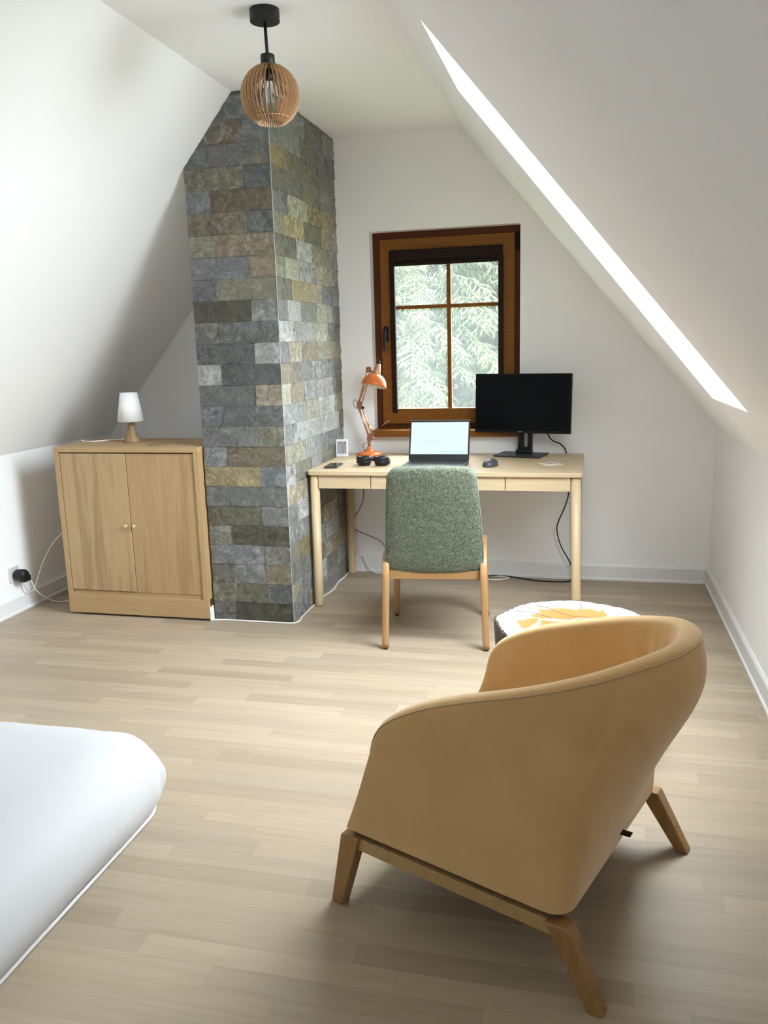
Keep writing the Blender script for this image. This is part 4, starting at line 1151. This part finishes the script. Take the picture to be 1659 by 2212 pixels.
# coaster on the desk
cs_ = thing('coaster', 'white square coaster with a dark mark, on the desk right of the monitor foot', 'coaster', (-.179, 4.400, DH), R(33))
build('card', slab(rrect(-.05, -.05, .05, .05, .006), .0004, .0034), plain('cream_card', (.74, .68, .57), .5), cs_, bevel=.0006)
m = MB(); m.prism([(-.036, .010, .0035), (-.018, .004, .0035), (-.004, -.004, .0035), (.012, -.006, .0035), (.036, -.018, .0035), (.034, -.010, .0035), (.018, .002, .0035), (.008, .012, .0035), (-.004, .008, .0035), (-.018, .014, .0035)][::-1], (0, 0, .0003))
build('print', m, plain('dark_print', (.10, .09, .08), .6), cs_)

# ------------------------------------------------------------------ spruce outside the window
M_NEEDLE, ntn, bn = new_mat('spruce_needles')
v = coords(ntn); nn = N(ntn, 'ShaderNodeTexNoise', Scale=3.0, Detail=3.0); L(ntn, v, nn.inputs['Vector'])
c = ramp(ntn, nn.outputs['Fac'], [(0.35, (0.041, 0.064, 0.020)), (0.6, (0.066, 0.088, 0.026)), (0.75, (0.112, 0.116, 0.034))]); L(ntn, c, bn.inputs['Base Color'])
bn.inputs['Roughness'].default_value = 0.6
bn.inputs['Subsurface Weight'].default_value = 0.0
def spruce(name, label, x, y, zbase, height, rmax, seed, zlo, zhi, nbr):
    rr = random.Random(seed)
    t = thing(name, label, 'tree', (x, y, zbase), 0, group=None)
    build('trunk', MB().tube([(0, 0, 0), (0, 0, height*.5), (0, 0, height)], [.2, .12, .02], 10), plain('spruce_bark', (.16, .13, .10), .9), t)
    m = MB()
    def twig(p, d, ln, r):
        q1 = p + d*ln*.5 + Vector((0, 0, -.05*ln)); q2 = p + d*ln + Vector((0, 0, -.25*ln))
        a = d.orthogonal().normalized(); b = d.cross(a).normalized()
        o = len(m.v)
        for c_, rad in ((p, r*.7), (q1, r), ):
            for k in range(4):
                th = PI/2*k + .4; m.v.append(tuple(c_ + a*math.cos(th)*rad + b*math.sin(th)*rad))
        m.v.append(tuple(q2))
        for k in range(4):
            m.f.append((o+k, o+(k+1) % 4, o+4+(k+1) % 4, o+4+k)); m.f.append((o+4+k, o+4+(k+1) % 4, o+8)); m.sm += [True, True]
    for i in range(nbr):
        z = zlo + (zhi-zlo)*rr.random() - zbase
        reach = rmax*(1 - z/height)*rr.uniform(.7, 1.05)
        a = rr.uniform(-PI, 0) if rr.random() < .85 else rr.uniform(0, PI)   # mostly the side facing the house
        d = Vector((math.cos(a), math.sin(a), 0))
        nst = int(reach/.085)
        for k in range(2, nst):
            u = k/nst; c_ = d*reach*u + Vector((0, 0, z + .10*math.sin(u*3) - .32*reach*u*u*.6))
            if u < .35: continue
            for s in (-1, 1):
                side = Vector((-d.y, d.x, 0))*s
                dd = (d*rr.uniform(.45, .9) + side*rr.uniform(.5, 1.1) + Vector((0, 0, rr.uniform(-.7, .0)))).normalized()
                ln = rr.uniform(.12, .26)*(1.2-u*.5)
                twig(c_, dd, ln, .0105)
                for q in range(2):
                    pp = c_ + dd*ln*rr.uniform(.25, .75); d2 = (dd + Vector((rr.uniform(-.8, .8), rr.uniform(-.8, .8), rr.uniform(-1.1, -.1)))).normalized()
                    twig(pp, d2, ln*.62, .0085)
            twig(c_, (d + Vector((0, 0, rr.uniform(-.5, .1)))).normalized(), .14, .010)
    build('branches', m, M_NEEDLE, t, fix=False)
    return t
spruce('spruce_tree', 'pale green spruce seen through the left panes of the window', -2.05, 10.3, -3.0, 11.5, 3.0, 3, -.2, 2.7, 360)
spruce('spruce_tree.001', 'pale green spruce seen through the right panes of the window', -.55, 11.4, -3.0, 12.5, 3.2, 8, -.4, 3.2, 360)
spruce('spruce_tree.002', 'pale green spruce standing behind the gap between the two nearer ones', -1.7, 13.6, -3.0, 14.0, 3.6, 15, -.6, 3.8, 300)
grd = struct('ground', MB().box((-14, 5.3, -3.1), (14, 30, -3.0)), plain('lawn', (.10, .16, .05), .9, var=.3))

# ------------------------------------------------------------------ light
w = bpy.data.worlds.new('overcast_sky'); scene.world = w; w.use_nodes = True
nt = w.node_tree; bg = nt.nodes['Background']
tc = nt.nodes.new('ShaderNodeTexCoord'); sp3 = nt.nodes.new('ShaderNodeSeparateXYZ'); L(nt, tc.outputs['Generated'], sp3.inputs[0])
cr = ramp(nt, sp3.outputs[2], [(0.0, (0.89, 0.955, 1.04)), (0.25, (0.89, 0.96, 1.05)), (1.0, (0.89, 0.96, 1.06))])
# overcast sky, brighter over the right roof slope
dt = nt.nodes.new('ShaderNodeVectorMath'); dt.operation = 'DOT_PRODUCT'; L(nt, tc.outputs['Generated'], dt.inputs[0])
dt.inputs[1].default_value = Vector((.50, .0, .86)).normalized()
gl = ramp(nt, dt.outputs['Value'], [(0.0, (.125,)*3), (.2, (.18,)*3), (.5, (.35,)*3), (.75, (.92,)*3), (1.0, (1.08,)*3)])
# pale sunlit ground below the horizon on the same side
d2 = nt.nodes.new('ShaderNodeVectorMath'); d2.operation = 'DOT_PRODUCT'; L(nt, tc.outputs['Generated'], d2.inputs[0])
d2.inputs[1].default_value = Vector((.86, 0, -.50)).normalized()
g2 = ramp(nt, d2.outputs['Value'], [(0.72, (0,)*3), (.96, (.17,)*3)])
ga = nt.nodes.new('ShaderNodeMix'); ga.data_type = 'RGBA'; ga.blend_type = 'ADD'; ga.inputs[0].default_value = 1.0
L(nt, gl, ga.inputs[6]); L(nt, g2, ga.inputs[7]); gl = ga.outputs[2]
mg = nt.nodes.new('ShaderNodeMix'); mg.data_type = 'RGBA'; mg.blend_type = 'MULTIPLY'; mg.inputs[0].default_value = 1
L(nt, cr, mg.inputs[6]); L(nt, gl, mg.inputs[7]); L(nt, mg.outputs[2], bg.inputs[0]); bg.inputs[1].default_value = 45.0

def portal(name, q, nrm):
    """daylight portal over an opening: guides sampling of the sky, gives no light of its own"""
    c_ = sum(q, Vector())/4
    ex = ((q[1]-q[0]) + (q[2]-q[3])).normalized(); ez = nrm.normalized(); ey = ez.cross(ex).normalized(); ex = ey.cross(ez)
    M = Matrix((ex, ey, ez)).transposed().to_4x4(); M.translation = c_
    l = bpy.data.lights.new(name, 'AREA'); l.shape = 'RECTANGLE'
    xs = [(p-c_).dot(ex) for p in q]; ys = [(p-c_).dot(ey) for p in q]
    l.size = 2*max(abs(v) for v in xs); l.size_y = 2*max(abs(v) for v in ys)
    l.cycles.is_portal = True
    o = bpy.data.objects.new(name, l); COL.objects.link(o); o.matrix_world = M
    return o
# area lights shine along -Z, so +Z points outwards
portal('skylight_portal', [p + nR*.132 for p in outerq], nR)
portal('window_portal', [Vector((HX0, 5.03, .9)), Vector((HX1, 5.03, .9)), Vector((HX1, 5.03, 2.01)), Vector((HX0, 5.03, 2.01))], Vector((0, 1, 0)))

portal('gable_portal', [Vector((GX1, Y0-.14, GZ0)), Vector((GX0, Y0-.14, GZ0)), Vector((GX0, Y0-.14, GZ1)), Vector((GX1, Y0-.14, GZ1))], Vector((0, -1, 0)))

# ------------------------------------------------------------------ camera
pit, rol, yaw = -.199447524, -.0285201355, -.241209472
cyw, syw = math.cos(yaw), math.sin(yaw)
fwd = Vector((syw*math.cos(pit), cyw*math.cos(pit), math.sin(pit))); rt = Vector((cyw, -syw, 0)); up = rt.cross(fwd)
r2 = rt*math.cos(rol) + up*math.sin(rol); u2 = -rt*math.sin(rol) + up*math.cos(rol)
cam = bpy.data.cameras.new('camera'); co_ = bpy.data.objects.new('camera', cam); COL.objects.link(co_)
M = Matrix((r2, u2, -fwd)).transposed().to_4x4(); M.translation = (0, 0, 1.3875); co_.matrix_world = M
cam.sensor_fit = 'VERTICAL'; cam.sensor_height = 36.0; cam.lens = 36.0*1795.41875/H
cam.clip_start = .05; cam.clip_end = 200
scene.camera = co_

scene.view_settings.view_transform = 'Standard'; scene.view_settings.look = 'None'
scene.view_settings.exposure = 0.0; scene.view_settings.gamma = 1.0; scene.view_settings.use_curve_mapping = False
scene.cycles.max_bounces = 8; scene.cycles.diffuse_bounces = 7; scene.cycles.glossy_bounces = 3; scene.cycles.transmission_bounces = 4; scene.cycles.transparent_max_bounces = 10
scene.cycles.use_adaptive_sampling = True; scene.cycles.adaptive_threshold = 0.04
